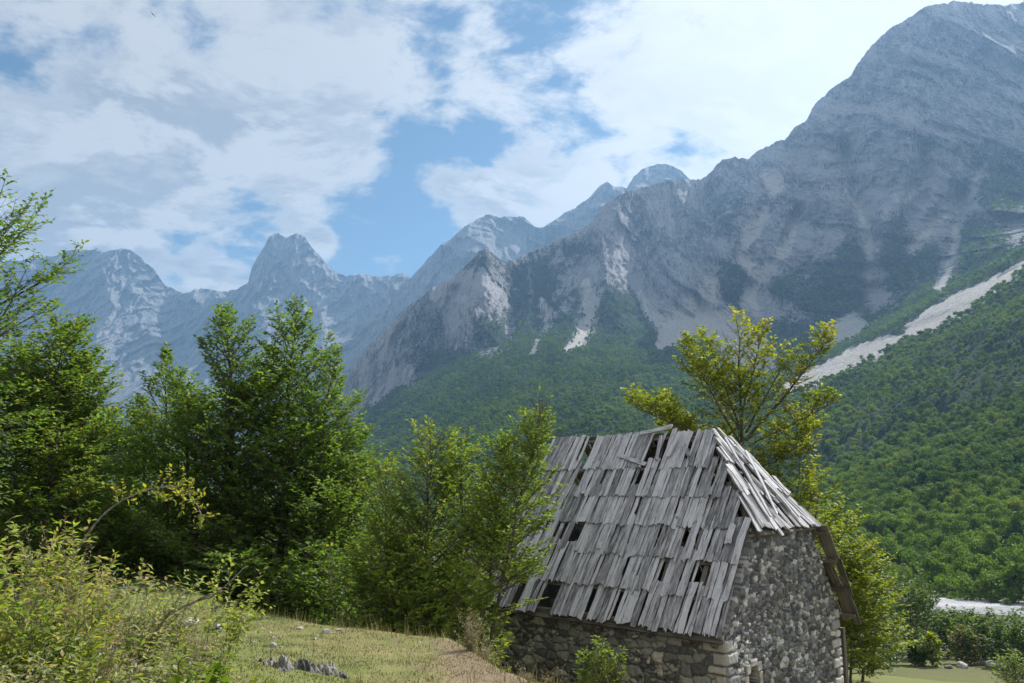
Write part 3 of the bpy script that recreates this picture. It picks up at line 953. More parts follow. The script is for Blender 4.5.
def build_tree(name, stems, mat, label, cat='tree', group=None, limbs=60, reach=2.0, profile=None, elev=(5, 60), start=.12, leaf=(.085, .05),
               twig_gap=.16, leaf_gap=.05, trunk_r=.10, dry=.08, flat=.55, seed=1, sub=3, droop=0.0, clump=0.0, bend=.5, stem_wig=.12, origin=None, only=None):
    """stems: list of (base xyz, top xyz, relative reach). Limbs leave the stems, twigs leave the limbs in flat sprays, leaves sit along the twigs."""
    rng = np.random.default_rng(seed)
    if profile is None:
        profile = lambda t: np.interp(t, [0, .15, .45, .8, 1], [.75, 1, .9, .45, .10])
    seg0, seg1, sr0, sr1 = [], [], [], []
    T_P, T_D, T_L = [], [], []                     # twigs: start, direction, length
    for (b, t, rel) in stems:
        b, t = np.array(b, float), np.array(t, float)
        H = np.linalg.norm(t - b)
        ns = 14
        ts = np.linspace(0, 1, ns + 1)
        axis = b + (t - b) * ts[:, None]
        wig = np.cumsum(rng.normal(0, stem_wig * H / ns * .6, (ns + 1, 3)), 0)
        wig -= ts[:, None] * wig[-1]
        wig[:, 2] *= .2
        lean = np.sin(ts * np.pi)[:, None] * .0
        axis = axis + wig + lean
        rr = trunk_r * np.power(1 - ts * .97, .9) * (H / 7)
        seg0 += list(axis[:-1]); seg1 += list(axis[1:]); sr0 += list(rr[:-1]); sr1 += list(rr[1:])
        nl = int(limbs * rel * DENSE)
        for i in range(nl):
            f = start + (1 - start) * ((i + rng.random()) / nl) ** .9
            p = np.array([np.interp(f, ts, axis[:, k]) for k in range(3)])
            az = i * 2.39996 + rng.normal(0, .35)
            Lm = reach * rel ** .5 * float(profile(f)) * rng.uniform(.62, 1.18)
            if Lm < .08:
                continue
            e = rad(np.interp(f, [start, 1], elev) + rng.normal(0, 9))
            n = max(4, int(Lm / .22))
            d = np.array([math.cos(az) * math.cos(e), math.sin(az) * math.cos(e), math.sin(e)])
            pts = [p]
            for k in range(n):
                d = d + np.array([0, 0, (bend - droop * 2 * k / n) / n]) + rng.normal(0, .05, 3)
                d /= np.linalg.norm(d)
                pts.append(pts[-1] + d * Lm / n)
            pts = np.array(pts)
            r0 = max(.006, .014 * Lm)
            rs = np.linspace(r0, .003, n + 1)
            seg0 += list(pts[:-1]); seg1 += list(pts[1:]); sr0 += list(rs[:-1]); sr1 += list(rs[1:])
            # twigs in a flat fan
            nt_ = max(3, int(Lm / twig_gap * 1.3))
            fs = np.linspace(.18, 1.0, nt_) + rng.normal(0, .02, nt_)
            fs = np.clip(fs, .05, 1)
            idx = fs * n
            i0 = np.clip(idx.astype(int), 0, n - 1)
            tp = pts[i0] + (pts[i0 + 1] - pts[i0]) * (idx - i0)[:, None]
            ld = unit(pts[i0 + 1] - pts[i0])
            side = unit(np.cross(ld, np.array([[0, 0, 1.]])))
            sg = np.where(np.arange(nt_) % 2 == 0, 1, -1)[:, None]
            upj = rng.normal(0.05, .38 * (1 - flat) + .08, (nt_, 1)) * np.array([[0, 0, 1.]])
            td = unit(ld * rng.uniform(.55, 1.1, (nt_, 1)) + side * sg * rng.uniform(.6, 1.0, (nt_, 1)) + upj)
            td[-1] = ld[-1]
            tl = Lm * (.42 * (1 - fs) + .13) * rng.uniform(.7, 1.25, nt_)
            tl = np.clip(tl, .10, .9)
            T_P.append(tp); T_D.append(td); T_L.append(tl)
    P, D, L = np.concatenate(T_P), np.concatenate(T_D), np.concatenate(T_L)
    # second order twigs
    if sub:
        k = sub
        fr = np.tile(np.linspace(.25, .9, k), (len(P), 1)) + rng.normal(0, .05, (len(P), k))
        sp = (P[:, None] + D[:, None] * (L[:, None] * fr)[..., None]).reshape(-1, 3)
        dd = np.repeat(D, k, 0)
        sd = unit(np.cross(dd, np.array([[0, 0, 1.]])))
        sg = np.tile(np.where(np.arange(k) % 2 == 0, 1, -1), len(P))[:, None]
        nd = unit(dd * rng.uniform(.5, 1.0, (len(sp), 1)) + sd * sg * rng.uniform(.5, 1, (len(sp), 1)) + np.array([[0, 0, 1.]]) * rng.normal(.03, .3 * (1 - flat) + .06, (len(sp), 1)))
        sl = np.clip(np.repeat(L, k) * rng.uniform(.35, .6, len(sp)), .07, .45)
        Pa, Da, La = np.concatenate([P, sp]), np.concatenate([D, nd]), np.concatenate([L, sl])
    else:
        Pa, Da, La = P, D, L
    if clump:                                       # leave whole sprays bare so that the crown breaks into clumps
        g = fbm(Pa[:, 0] / .8 + Pa[:, 2] * .4, Pa[:, 1] / .8 - Pa[:, 2] * .9, 2, seed)
        keep = g > -clump
        Pl, Dl, Ll = Pa[keep], Da[keep], La[keep]
    else:
        Pl, Dl, Ll = Pa, Da, La
    cnt = np.maximum(2, (Ll / leaf_gap).astype(int))
    ti = np.repeat(np.arange(len(Pl)), cnt)
    within = np.arange(len(ti)) - np.repeat(np.cumsum(cnt) - cnt, cnt)
    f = (within + .5 + rng.normal(0, .2, len(ti))) / cnt[ti]
    lp = Pl[ti] + Dl[ti] * (Ll[ti] * f)[:, None]
    lp[:, 2] -= .10 * (f * Ll[ti]) ** 2
    side = unit(np.cross(Dl[ti], np.array([[0, 0, 1.]])))
    sg = np.where(within % 2 == 0, 1, -1)[:, None]
    ldir = unit(Dl[ti] * rng.uniform(.4, 1.1, (len(ti), 1)) + side * sg * rng.uniform(.4, 1.0, (len(ti), 1)) + rng.normal(0, .22, (len(ti), 3)))
    up = unit(np.array([[0, 0, 1.]]) + rng.normal(0, .38, (len(ti), 3)))
    ll = leaf[0] * rng.uniform(.65, 1.2, len(ti))
    ll, lw = ll * 1.2, leaf[1] * 1.25 * rng.uniform(.7, 1.2, len(ti))
    V, F = leaf_quads(lp, ldir, up, ll, lw)
    spray = rng.random(len(Pl))
    tint = np.clip(.55 * rng.random(len(ti)) + .45 * spray[ti] + 0.0, 0, 1)
    dr = (rng.random(len(ti)) < dry) * .8 + np.clip(fbm(lp[:, 0] / 1.3, lp[:, 2] / 1.3 + lp[:, 1], 2, seed + 3) * 1.6 - .2, 0, .8) * min(1, dry * 4)
    o0 = np.array(stems[0][0], float) if origin is None else np.array(origin, float)
    root = empty(name, o0)
    tag(root, label, cat, group)
    seg0, seg1 = np.array(seg0), np.array(seg1)
    tv, tf = tubes(seg0, seg1, np.array(sr0), np.array(sr1), 6)
    ends = Pa + Da * La[:, None]
    tr0 = np.clip(.009 * La + .0015, .002, .007)
    wv, wf = tubes(Pa, ends, tr0, tr0 * .35, 3)
    mesh_obj('trunk', np.concatenate([tv, wv]) - o0, np.concatenate([tf, wf + len(tv)]), M_BARK, root, None, True)
    mesh_obj('crown', V - o0, F, mat, root, {'tint': np.repeat(tint, 4), 'dry': np.repeat(np.clip(dr, 0, 1), 4)})
    return root


def gpt(px, Y):
    """ground point in the column of pixel px at depth Y"""
    x = (px - CXP) / FPX * Y / (math.cos(PITCH)) * math.cos(PITCH)
    return np.array([x, Y, float(ground_z(x, Y))])


def colx(px, py, Y):
    return at(px, py, Y)


def stem_at(px, Y, ptx, pty, dY=0.0, rel=1.0):
    """a stem from the ground below pixel column px at depth Y to the pixel (ptx, pty)"""
    t = at(ptx, pty, Y + dY)
    # the column of px on the ground: solve x for the base's own height
    b = at(px, 620, Y)
    for _ in range(3):
        z = float(ground_z(b[0], b[1]))
        up = (z * math.cos(PITCH) - Y * math.sin(PITCH))
        fw = Y * math.cos(PITCH) + z * math.sin(PITCH)
        b = np.array([(px - CXP) / FPX * fw, Y, z])
    b[2] -= .08
    return (b, t, rel)


# ------------------------------------------------------------------ the stone hut
CN = np.array([3.426, 13.5, -2.395])
YAW = rad(46.99)
HU = np.array([-math.sin(YAW), math.cos(YAW), 0])      # along the long wall, away from the near corner
HW = np.array([math.cos(YAW), math.sin(YAW), 0])       # along the gable, away from the near corner
HZ = np.array([0, 0, 1.0])
HL, HWd, HH, HT, HK = 5.228, 4.621, 3.390, 1.338, .471
FLOOR = -5.1


def worley(x, y, seed, jitter=.85):
    xi, yi = np.floor(x).astype(int), np.floor(y).astype(int)
    f1 = np.full(x.shape, 9.); f2 = np.full(x.shape, 9.); idv = np.zeros(x.shape)
    rs = np.random.default_rng(seed)
    tab = rs.random((64, 64, 3))
    for dx in (-1, 0, 1):
        for dy in (-1, 0, 1):
            cx, cy = xi + dx, yi + dy
            h = tab[cx % 64, cy % 64]
            d = np.hypot(cx + .5 + (h[..., 0] - .5) * jitter - x, cy + .5 + (h[..., 1] - .5) * jitter - y)
            nw = d < f1
            f2 = np.where(nw, f1, np.minimum(f2, d))
            idv = np.where(nw, h[..., 2], idv)
            f1 = np.where(nw, d, f1)
    return f1, f2, idv


def rubble_wall(parent, origin, ea, en, length, top, mat, step, cell, seed, holes=(), corner=(), label=None):
    """rubble masonry: stones stand out of the joints as real relief. ea: along, en: outward; top(a): wall height above FLOOR"""
    na = int(length / step) + 1
    a = np.linspace(0, length, na)
    hmax = float(np.max(top(a)))
    nb = int(hmax / step) + 1
    b = np.linspace(0, 1, nb)
    A = np.broadcast_to(a, (nb, na))
    B = b[:, None] * top(a)[None, :]
    wa = A + .05 * fbm(A / .25, B / .25, 3, seed)
    wb = B + .05 * fbm(A / .25, B / .25, 3, seed + 1)
    f1, f2, idv = worley(wa / cell[0] + 100, wb / cell[1] + 100, seed)
    g1, g2, idg = worley(wa / cell[0] * 2.1 + 50, wb / cell[1] * 2.0 + 50, seed + 5)
    # some cells are filled with smaller stones
    small = (idv * 7.3 % 1) < .35
    e = np.where(small, np.minimum((f2 - f1) * 1.0, (g2 - g1) * .7), f2 - f1)
    tone = np.where(small, idg, idv)
    tone = (tone * 3.77) % 1
    h = .040 * sstep(e, .01, .20) * (.4 + .75 * ((tone * 5.3) % 1) ** .5) + .022 * fbm(A / .08, B / .08, 4, seed + 2)
    joint = 1 - sstep(e, .015, .075)
    for (a0, a1, b0, b1, tn) in corner:                 # dressed corner stones
        ins = (A > a0) & (A < a1) & (B > b0) & (B < b1)
        ed = .012 * fbm(A / .06, B / .06, 3, seed + 6) + np.minimum(np.minimum(A - a0 + (9 if a0 <= 0 else 0), a1 - A + (9 if a1 >= length else 0)), np.minimum(B - b0, b1 - B))
        h = np.where(ins, .058 * sstep(ed, 0, .03) + .01 * fbm(A / .07, B / .07, 3, seed + 8), h)
        tone = np.where(ins, tn, tone)
        joint = np.where(ins, 1 - sstep(ed, .003, .02), joint)
    V = np.asarray(origin) + A[..., None] * ea + (B + FLOOR)[..., None] * HZ + h[..., None] * en - np.array([0, 0, 0])
    F = grid_faces(nb, na)
    ca = (A[:-1, :-1] + A[1:, 1:]).ravel() / 2
    cb = (B[:-1, :-1] + B[1:, 1:]).ravel() / 2
    keep = np.ones(len(F), bool)
    for (a0, a1, b0, b1) in holes:
        keep &= ~((ca > a0) & (ca < a1) & (cb > b0) & (cb < b1))
    F = F[keep]
    if np.dot(np.cross(ea, HZ), en) < 0:
        F = F[:, ::-1].copy()
    # inner leaf of the wall gives it thickness
    iv = V.reshape(-1, 3)[::1]
    Vi = (np.asarray(origin) + A[..., None] * ea + (B + FLOOR)[..., None] * HZ - .45 * en).reshape(-1, 3)
    nv = len(iv)
    # reveals around holes and the rim
    from collections import Counter
    ed = np.concatenate([F[:, [0, 1]], F[:, [1, 2]], F[:, [2, 3]], F[:, [3, 0]]])
    key = np.sort(ed, 1)
    u, inv, cnt = np.unique(key, axis=0, return_inverse=True, return_counts=True)
    bd = ed[cnt[inv.ravel()] == 1]
    R = np.stack([bd[:, 1], bd[:, 0], bd[:, 0] + nv, bd[:, 1] + nv], 1)
    allF = np.concatenate([F, F[:, ::-1] + nv, R])
    o = mesh_obj('wall', np.concatenate([iv, Vi]), allF, mat, parent, {'tone': np.tile(tone.ravel(), 2), 'joint': np.concatenate([joint.ravel(), np.ones(nv) * .6])}, False)
    if label:
        o['label'] = label
    return o


class Boards:
    """weathered boards gathered in one mesh"""
    def __init__(self):
        self.V, self.F, self.G, self.T, self.n = [], [], [], [], 0

    def add(self, o, du, dv, dn, width, length, thick, rng, warp=.02, taper=0.0, skew=0.0, ends=.02, tone=None):
        """board from o along dv (length), across du (width), outward dn"""
        ns = 6
        tone = rng.random() if tone is None else tone
        gx, gy = rng.random() * 40, rng.random() * 40
        cup = rng.normal(0, .006)
        bend = rng.normal(0, warp)
        tw = rng.normal(0, .05)
        e0, e1 = rng.normal(0, ends, 3), rng.normal(0, ends, 3)
        base = self.n
        jl = rng.normal(0, .004, (ns + 1, 2))
        nx = 2
        for i in range(ns + 1):
            t = i / ns
            w = width * (1 - taper * t)
            for side in (0, 1):
                for j in range(nx + 1):
                    q = j / nx - .5
                    ll = length * t + (e0[j] if i == 0 else e1[j] if i == ns else 0)
                    off = bend * math.sin(math.pi * t) + cup * (4 * q * q) + tw * q * (t - .5) * width
                    off += (0 if side else thick)
                    jw = jl[i, 0] if j == 0 else jl[i, 1] if j == nx else 0
                    p = o + du * (q * w + jw + skew * t) + dv * ll + dn * off
                    self.V.append(p)
                    self.G.append((q * w + gx, ll + gy, off + gx))
                    self.T.append(tone)
        W = (nx + 1)
        R = W * 2
        for i in range(ns):
            for j in range(nx):
                a = base + i * R + j
                self.F.append((a, a + 1, a + R + 1, a + R))
                b = a + W
                self.F.append((b + 1, b, b + R, b + R + 1))
            a = base + i * R
            self.F.append((a, a + R, a + R + W, a + W))
            a += nx
            self.F.append((a + R, a, a + W, a + R + W))
        for j in range(nx):
            a = base + j
            self.F.append((a + 1, a, a + W, a + W + 1))
            a = base + ns * R + j
            self.F.append((a, a + 1, a + W + 1, a + W))
        self.n += R * (ns + 1)

    def beam(self, p0, p1, w, h, up=HZ, rng=None):
        p0, p1 = np.asarray(p0, float), np.asarray(p1, float)
        d = p1 - p0
        L = np.linalg.norm(d)
        d /= L
        s = np.cross(d, up)
        s /= np.linalg.norm(s)
        n = np.cross(s, d)
        self.add(p0 - n * h / 2, s, d, n, w, L, h, rng or np.random.default_rng(int(L * 999)), .012, 0, 0, .01)

    def build(self, name, mat, parent):
        return mesh_obj(name, np.array(self.V), self.F, mat, parent, {'grain': np.array(self.G), 'tone': np.array(self.T)})


def build_hut():
    rng = np.random.default_rng(5)
    root = empty('stone_hut', CN + HU * HL / 2 + HW * HWd / 2 + HZ * (FLOOR - CN[2]))
    tag(root, 'old grey stone hut with a steep gappy roof of weathered wooden shingles', 'hut')
    O = np.array([0, 0, 0.])
    base0 = CN * np.array([1, 1, 0])
    eave = CN[2] - FLOOR
    rt = np.array(root.location)

    def rel(v):
        return np.asarray(v) - rt
    # everything is modelled in world space, then moved under the root
    made = []
    # front wall with dressed stones at the near corner (a = 0)
    def quoins(length, near=True, far=True, seed=1):
        r = np.random.default_rng(seed)
        q, b, k = [], 0.0, 0
        while b < eave - .12:
            hh = r.uniform(.13, .21)
            w = (.36 if k % 2 == 0 else .19) * r.uniform(.85, 1.15)
            if near:
                q.append((-.01, w, b, min(b + hh, eave), r.uniform(.68, .90)))
            if far:
                q.append((length - w, length + .01, b, min(b + hh, eave), r.uniform(.75, .97)))
            b += hh
            k += 1
        return q
    flat_top = lambda a: np.full_like(a, eave - .04)

    def gable_top(a):
        s = np.minimum(a, HWd - a)
        return eave - .04 + np.minimum(s * HH / (HWd / 2), HH * HK + .03) - .03
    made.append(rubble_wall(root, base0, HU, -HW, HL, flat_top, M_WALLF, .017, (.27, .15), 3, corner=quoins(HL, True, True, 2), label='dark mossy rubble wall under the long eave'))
    # gable: openings found from where they show
    def on_gable(px, py):
        r, fy, fz = ray(px, py)
        d = np.array([float(r), float(fy), float(fz)])
        k = np.dot(CN, HU) / np.dot(d, HU)
        p = d * k - CN
        return float(np.dot(p, HW)), float(p[2]) + eave
    holes = []
    for (x, y, w, h) in ((758.5, 573, .10, .22), (812, 567, .09, .22), (784, 549, .12, .34)):
        a, b = on_gable(x, y)
        holes.append((a - w / 2, a + w / 2, b - h / 2, b + h / 2))
    wa, wb = on_gable(752, 672)
    ww = .19
    holes.append((wa - ww, wa + ww, wb - .62, wb + .04))
    holes.append((wa - ww * .62, wa + ww * .62, wb, wb + .10))
    made.append(rubble_wall(root, base0, HW, -HU, HWd, gable_top, M_WALLG, .0140, (.150, .092), 9, holes=holes, corner=quoins(HWd, True, True, 4), label='gable wall of mixed pale and dark rubble with slits and a small window'))
    made.append(rubble_wall(root, base0 + HU * HL, HW, HU, HWd, gable_top, M_WALLG, .06, (.24, .15), 13))
    made.append(rubble_wall(root, base0 + HW * HWd, HU, HW, HL, flat_top, M_WALLF, .06, (.27, .15), 17))
    # window dressing
    gw = lambda a, b, n=0.: base0 + HW * a + HZ * (FLOOR + b) - HU * n
    win = empty('window', gw(wa, wb - .3))
    win.parent = root
    made.append(win)

    def block(name, a0, a1, b0, b1, n0, n1, parent, tone):
        na_, nb_ = 12, 12
        rg = np.random.default_rng(int(abs(a0 * 1000)) + int(b0 * 77))
        v, f = [], []
        c8 = [(a0, b0), (a1, b0), (a1, b1), (a0, b1)]
        bv = .012
        for nn, ins in ((n0, 0), (n1 - bv, 0), (n1, bv)):
            for k, (aa, bb) in enumerate(c8):
                sa = 1 if aa == a0 else -1
                sb = 1 if bb == b0 else -1
                v.append(gw(aa + sa * ins + rg.normal(0, .006), bb + sb * ins + rg.normal(0, .006), nn))
        for r_ in range(2):
            for k in range(4):
                f.append((r_ * 4 + k, r_ * 4 + (k + 1) % 4, r_ * 4 + 4 + (k + 1) % 4, r_ * 4 + 4 + k))
        f.append((8, 9, 10, 11))
        f.append((3, 2, 1, 0))
        o = mesh_obj(name, np.array(v), f, M_STONE, parent)
        made.append(o)
        return o
    block('jamb', wa - ww - .10, wa - ww - .005, wb - .62, wb - .02, -.2, .05, win, .9)
    block('jamb', wa + ww + .005, wa + ww + .11, wb - .62, wb - .02, -.2, .05, win, .9)
    block('lintel', wa - ww - .08, wa - ww * .64, wb + .0, wb + .15, -.2, .055, win, .9)
    block('lintel', wa - ww * .62, wa + ww * .62, wb + .105, wb + .20, -.2, .055, win, .9)
    block('lintel', wa + ww * .64, wa + ww + .09, wb + .0, wb + .15, -.2, .055, win, .9)

    # ---- roof. Front and back slopes: s along HU from the near gable, v up the slope
    run = HWd / 2
    SL = math.hypot(run, HH)
    fv = (HW * run + HZ * HH) / SL
    fn = np.cross(fv, HU) ; fn = fn if fn[2] > 0 else -fn
    bvv = (-HW * run + HZ * HH) / SL
    bn = np.cross(bvv, HU) ; bn = bn if bn[2] > 0 else -bn
    CB = CN + HW * HWd
    lift = .09

    def on_front(px, py):
        r, fy, fz = ray(px, py)
        d = np.array([float(r), float(fy), float(fz)])
        o = CN + fn * lift
        k = np.dot(o, fn) / np.dot(d, fn)
        p = d * k - o
        return float(np.dot(p, HU)), float(np.dot(p, fv))
    gaps = [(587, 452, .13, .5), (652, 452, .20, .5), (662, 452, .08, .5), (690, 450, .10, .45), (573, 484, .06, .5), (578, 482, .04, .5), (636, 512, .07, .35), (641, 478, .05, .4),
            (562, 541, .07, .3), (657, 541, .07, .4), (686, 546, .10, .45), (661, 578, .07, .45), (704, 578, .15, .4), (700, 578, .10, .4),
            (520, 596, .22, .5), (549, 596, .34, .6), (618, 604, .10, .5), (644, 611, .10, .5), (600, 602, .06, .4), (590, 605, .04, .3), (510, 560, .10, .5), (527, 520, .07, .4), (534, 492, .08, .4)]
    gsv = [(*on_front(x, y), w, hgt) for x, y, w, hgt in gaps]
    nC = 6
    vb = np.array([-.16, .50, 1.17, 1.83, 2.48, 3.14, 3.76])        # lower ends of the courses
    vb = vb[:nC]
    front = Boards()
    hk_v = HK * SL

    def smin(v):
        return 0 if v < hk_v else (v - hk_v) / (SL - hk_v) * HT
    for c in range(nC):
        v0 = vb[c]
        Lb = (.92 if c < nC - 1 else SL - v0 + .06)
        s = -.13 + rng.uniform(0, .05)
        send = HL + .13
        while s < send:
            w = float(np.clip(rng.gamma(6, .0150), .05, .17))
            w = min(w, send - s + .02)
            sc_ = s + w / 2
            vm = v0 + (.50 if c >= 3 else .30)
            miss = any(abs(sc_ - gs) < gwid * .46 + w * .10 and (v0 - .12 < gv < v0 + .78) for gs, gv, gwid, gh in gsv)
            if not miss and rng.random() < .008:
                miss = True
            if sc_ > smin(vm) - .02 and not miss:
                dv = unit(fv + HU * rng.normal(0, .011))
                lowj = rng.normal(0, .015) + (rng.random() < .06) * rng.uniform(-.06, .14)
                tilt = .044 + rng.normal(0, .012)             # each course lies on the one below
                dvt = unit(dv - fn * tilt)
                L2 = Lb - lowj + rng.normal(0, .02)
                L2 = min(L2, SL - .03 + rng.normal(0, .02) - v0 - lowj)
                if c >= 3:                                     # cut along the hip
                    smx = hk_v + (sc_ / HT) * (SL - hk_v) + .10 if sc_ < HT else 9
                    L2 = min(L2, smx - v0 - lowj)
                if L2 > .2:
                    o = CN + fn * (lift + .048 + rng.normal(0, .008)) + HU * sc_ + fv * (v0 + lowj)
                    front.add(o, HU, dvt, fn, w * rng.uniform(.86, 1.0), L2, .017, rng, .013, rng.normal(0, .035), rng.normal(0, .004), .020)
            s += w + abs(rng.normal(0, .006))
    # slipped and loose boards
    for (px, py, w, L, ang) in ((634, 462, .09, .85, 1.25), (676, 447, .09, .62, -.16), (661, 450, .06, .60, .16), (530, 597, .16, .70, .05), (733, 536, .12, .42, -.05), (690, 455, .05, .5, .5)):
        s0, v0 = on_front(px, py)
        dv = unit(fv * math.cos(ang) + HU * math.sin(ang))
        du = unit(HU * math.cos(ang) - fv * math.sin(ang))
        front.add(CN + fn * (lift + .085) + HU * s0 + fv * v0 - dv * L * .5, du, dv, fn, w, L, .022, rng, .012)
    made.append(front.build('front_roof', M_SHINGLE, root))

    # hip over the near gable
    hL, hR = CN + HW * run * HK + HZ * HH * HK, CN + HW * (HWd - run * HK) + HZ * HH * HK
    apex = CN + HU * HT + HW * run + HZ * HH
    hm = (hL + hR) / 2
    hv = unit(apex - hm)
    HLn = np.linalg.norm(apex - hm)
    hn = np.cross(HW, hv); hn = hn if hn[2] > 0 else -hn
    wid = np.linalg.norm(hR - hL)
    hip = Boards()
    for c, (v0, Lb) in enumerate(((-.12, 1.05), (.68, .95), (1.38, .90))):
        half0 = wid / 2 * (1 - max(v0, 0) / HLn) + .12
        s = -half0
        while s < half0:
            w = float(np.clip(rng.gamma(7, .0165), .06, .17))
            sc_ = s + w / 2
            # boards fan towards the apex
            lean = -sc_ * .28
            dv = unit(hv + HW * (lean + rng.normal(0, .035)) - hn * (.05 + rng.normal(0, .015)))
            lim = (1 - abs(sc_) / (wid / 2 + .16)) * HLn + .15 - v0 + abs(sc_) * .35
            L2 = min(Lb + rng.normal(0, .07), max(lim, .35))
            drop = (c == 1 and (-.52 < sc_ < -.30 or -.15 < sc_ < .05)) or (c == 2 and -.25 < sc_ < -.12) or (c == 0 and .15 < sc_ < .24) or rng.random() < .06
            if not drop:
                hip.add(hm + hn * (lift + .05 + rng.normal(0, .012)) + HW * sc_ + hv * (v0 + rng.normal(0, .045)), HW, dv, hn, w * .96, L2, .022, rng, .016, .1, 0, .02)
            s += w + abs(rng.normal(0, .008))
    # long slipped boards across the hip
    for (sc_, v0, L, ang) in ((-.62, .10, 1.9, -.26), (-.30, .15, 1.6, -.42), (.15, .35, .8, .55), (.55, .05, 1.75, -.27), (.38, .2, .7, .25), (.05, .5, .6, -.5)):
        dv = unit(hv * math.cos(ang) + HW * math.sin(-ang) * (1 if sc_ < 0 else -1) * (-1 if ang > 0 else 1))
        hip.add(hm + hn * (lift + .10) + HW * sc_ + hv * v0, HW, dv, hn, .085, L, .024, rng, .015)
    made.append(hip.build('hip_roof', M_SHINGLE, root))

    back = Boards()
    vbk = [-.62, .10, .85, 1.58, 2.30, 3.0]
    for c, v0 in enumerate(vbk):
        s = -.36 + rng.uniform(0, .06)
        send = HL + .15
        Lb = .95
        while s < send:
            w = float(np.clip(rng.gamma(7, .0175), .07, .22))
            sc_ = s + w / 2
            near_edge = sc_ < .1
            if sc_ > smin(v0 + .5) - .36 and rng.random() > (.12 if near_edge else .05):
                dv = unit(bvv + HU * rng.normal(0, .03) - bn * (.052 + rng.normal(0, .012)))
                lowj = rng.normal(0, .04) + (rng.random() < .2) * rng.uniform(-.15, .1)
                L2 = min(Lb, SL + .02 - v0 - lowj)
                if sc_ < HT:
                    L2 = min(L2, hk_v + (max(sc_, -.1) / HT) * (SL - hk_v) + .04 - v0 - lowj)
                if L2 < .2:
                    s += w
                    continue
                back.add(CB + bn * (lift + .05) + HU * sc_ + bvv * (v0 + lowj), HU, dv, bn, w * .97, L2, .022, rng, .012)
            s += w + abs(rng.normal(0, .008))
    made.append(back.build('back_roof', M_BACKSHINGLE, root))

    # frame: rafters, battens, ridge pole, wall plates
    def one(name, p0, p1, w, h, up=HZ, mat=M_BEAM):
        b = Boards()
        b.beam(p0, p1, w, h, up, rng)
        made.append(b.build(name, mat, root))
    R0 = CN + HW * run + HZ * (HH - .04)
    one('ridge_pole', R0 + HU * (HT - .05), R0 + HU * (HL + .1), .12, .12)
    for k in range(8):
        s = HT + .02 + (HL - HT - .1) * k / 7
        one('rafter', CN + HU * s - fv * .25 + fn * .0, CN + HU * s + fv * (SL - .05), .09, .09, fn)
        one('rafter', CB + HU * s - bvv * .45, CB + HU * s + bvv * (SL - .05), .09, .09, bn)
    for s in (.12, .62):
        one('rafter', CN + HU * s - fv * .25, CN + HU * s + fv * (hk_v + s / HT * (SL - hk_v) - .05), .09, .09, fn)
        one('rafter', CB + HU * s - bvv * .45, CB + HU * s + bvv * (hk_v + s / HT * (SL - hk_v) - .05), .09, .09, bn)
    one('rafter', hL - hv * .1, apex - HZ * .05, .09, .09, hn)
    one('rafter', hR - hv * .1, apex - HZ * .05, .09, .09, hn)
    one('rafter', hm - hv * .2, apex - HZ * .08, .08, .08, hn)
    for v in (-.18, .50, 1.18, 1.86, 2.52, 3.18, 3.95):
        s0 = smin(v) + .02
        one('batten', CN + fn * .06 + HU * (s0 - .08) + fv * v, CN + fn * .06 + HU * (HL + .1) + fv * v, .07, .035, fn)
        one('batten', CB + bn * .06 + HU * (s0 - .30) + bvv * (v - .2), CB + bn * .06 + HU * (HL + .1) + bvv * (v - .2), .07, .035, bn)
    for v in (-.15, .55, 1.2, 1.75):
        hw_ = wid / 2 * (1 - max(v, 0) / HLn)
        one('batten', hm + hn * .06 + hv * v - HW * hw_, hm + hn * .06 + hv * v + HW * hw_, .06, .035, hn)
    one('wall_plate', CN + HU * .05 - HW * .02 - HZ * .04, CN + HU * (HL - .05) - HW * .02 - HZ * .04, .16, .10)
    one('wall_plate', CB + HU * .05 - HZ * .04, CB + HU * (HL - .05) - HZ * .04, .16, .10)
    # the plank sticking up over the ridge and the post under the rear eave
    one('ridge_board', at(640, 434, 17.0), at(672, 426, 16.6), .10, .03, fn, M_SHINGLE)
    one('ridge_board', at(600, 438, 17.9), at(640, 434, 17.2), .10, .03, fn, M_SHINGLE)
    pe = at(842, 640, 17.2)
    one('post', np.array([pe[0], pe[1], -6.2]), np.array([pe[0], pe[1], pe[2] + .25]), .12, .12, HW)
    # re-base the parts on the root
    for o in made:
        if o.parent is root:
            if o.type == 'MESH':
                o.data.transform(__import__('mathutils').Matrix.Translation(-Vector(rt)))
            else:
                o.location = Vector(o.location) - Vector(rt)
        elif o.parent is win:
            o.data.transform(__import__('mathutils').Matrix.Translation(-Vector(win.location) - (Vector(rt) if win.parent and list(made).index(win) < list(made).index(o) else Vector((0, 0, 0)))))
    return root


build_hut()


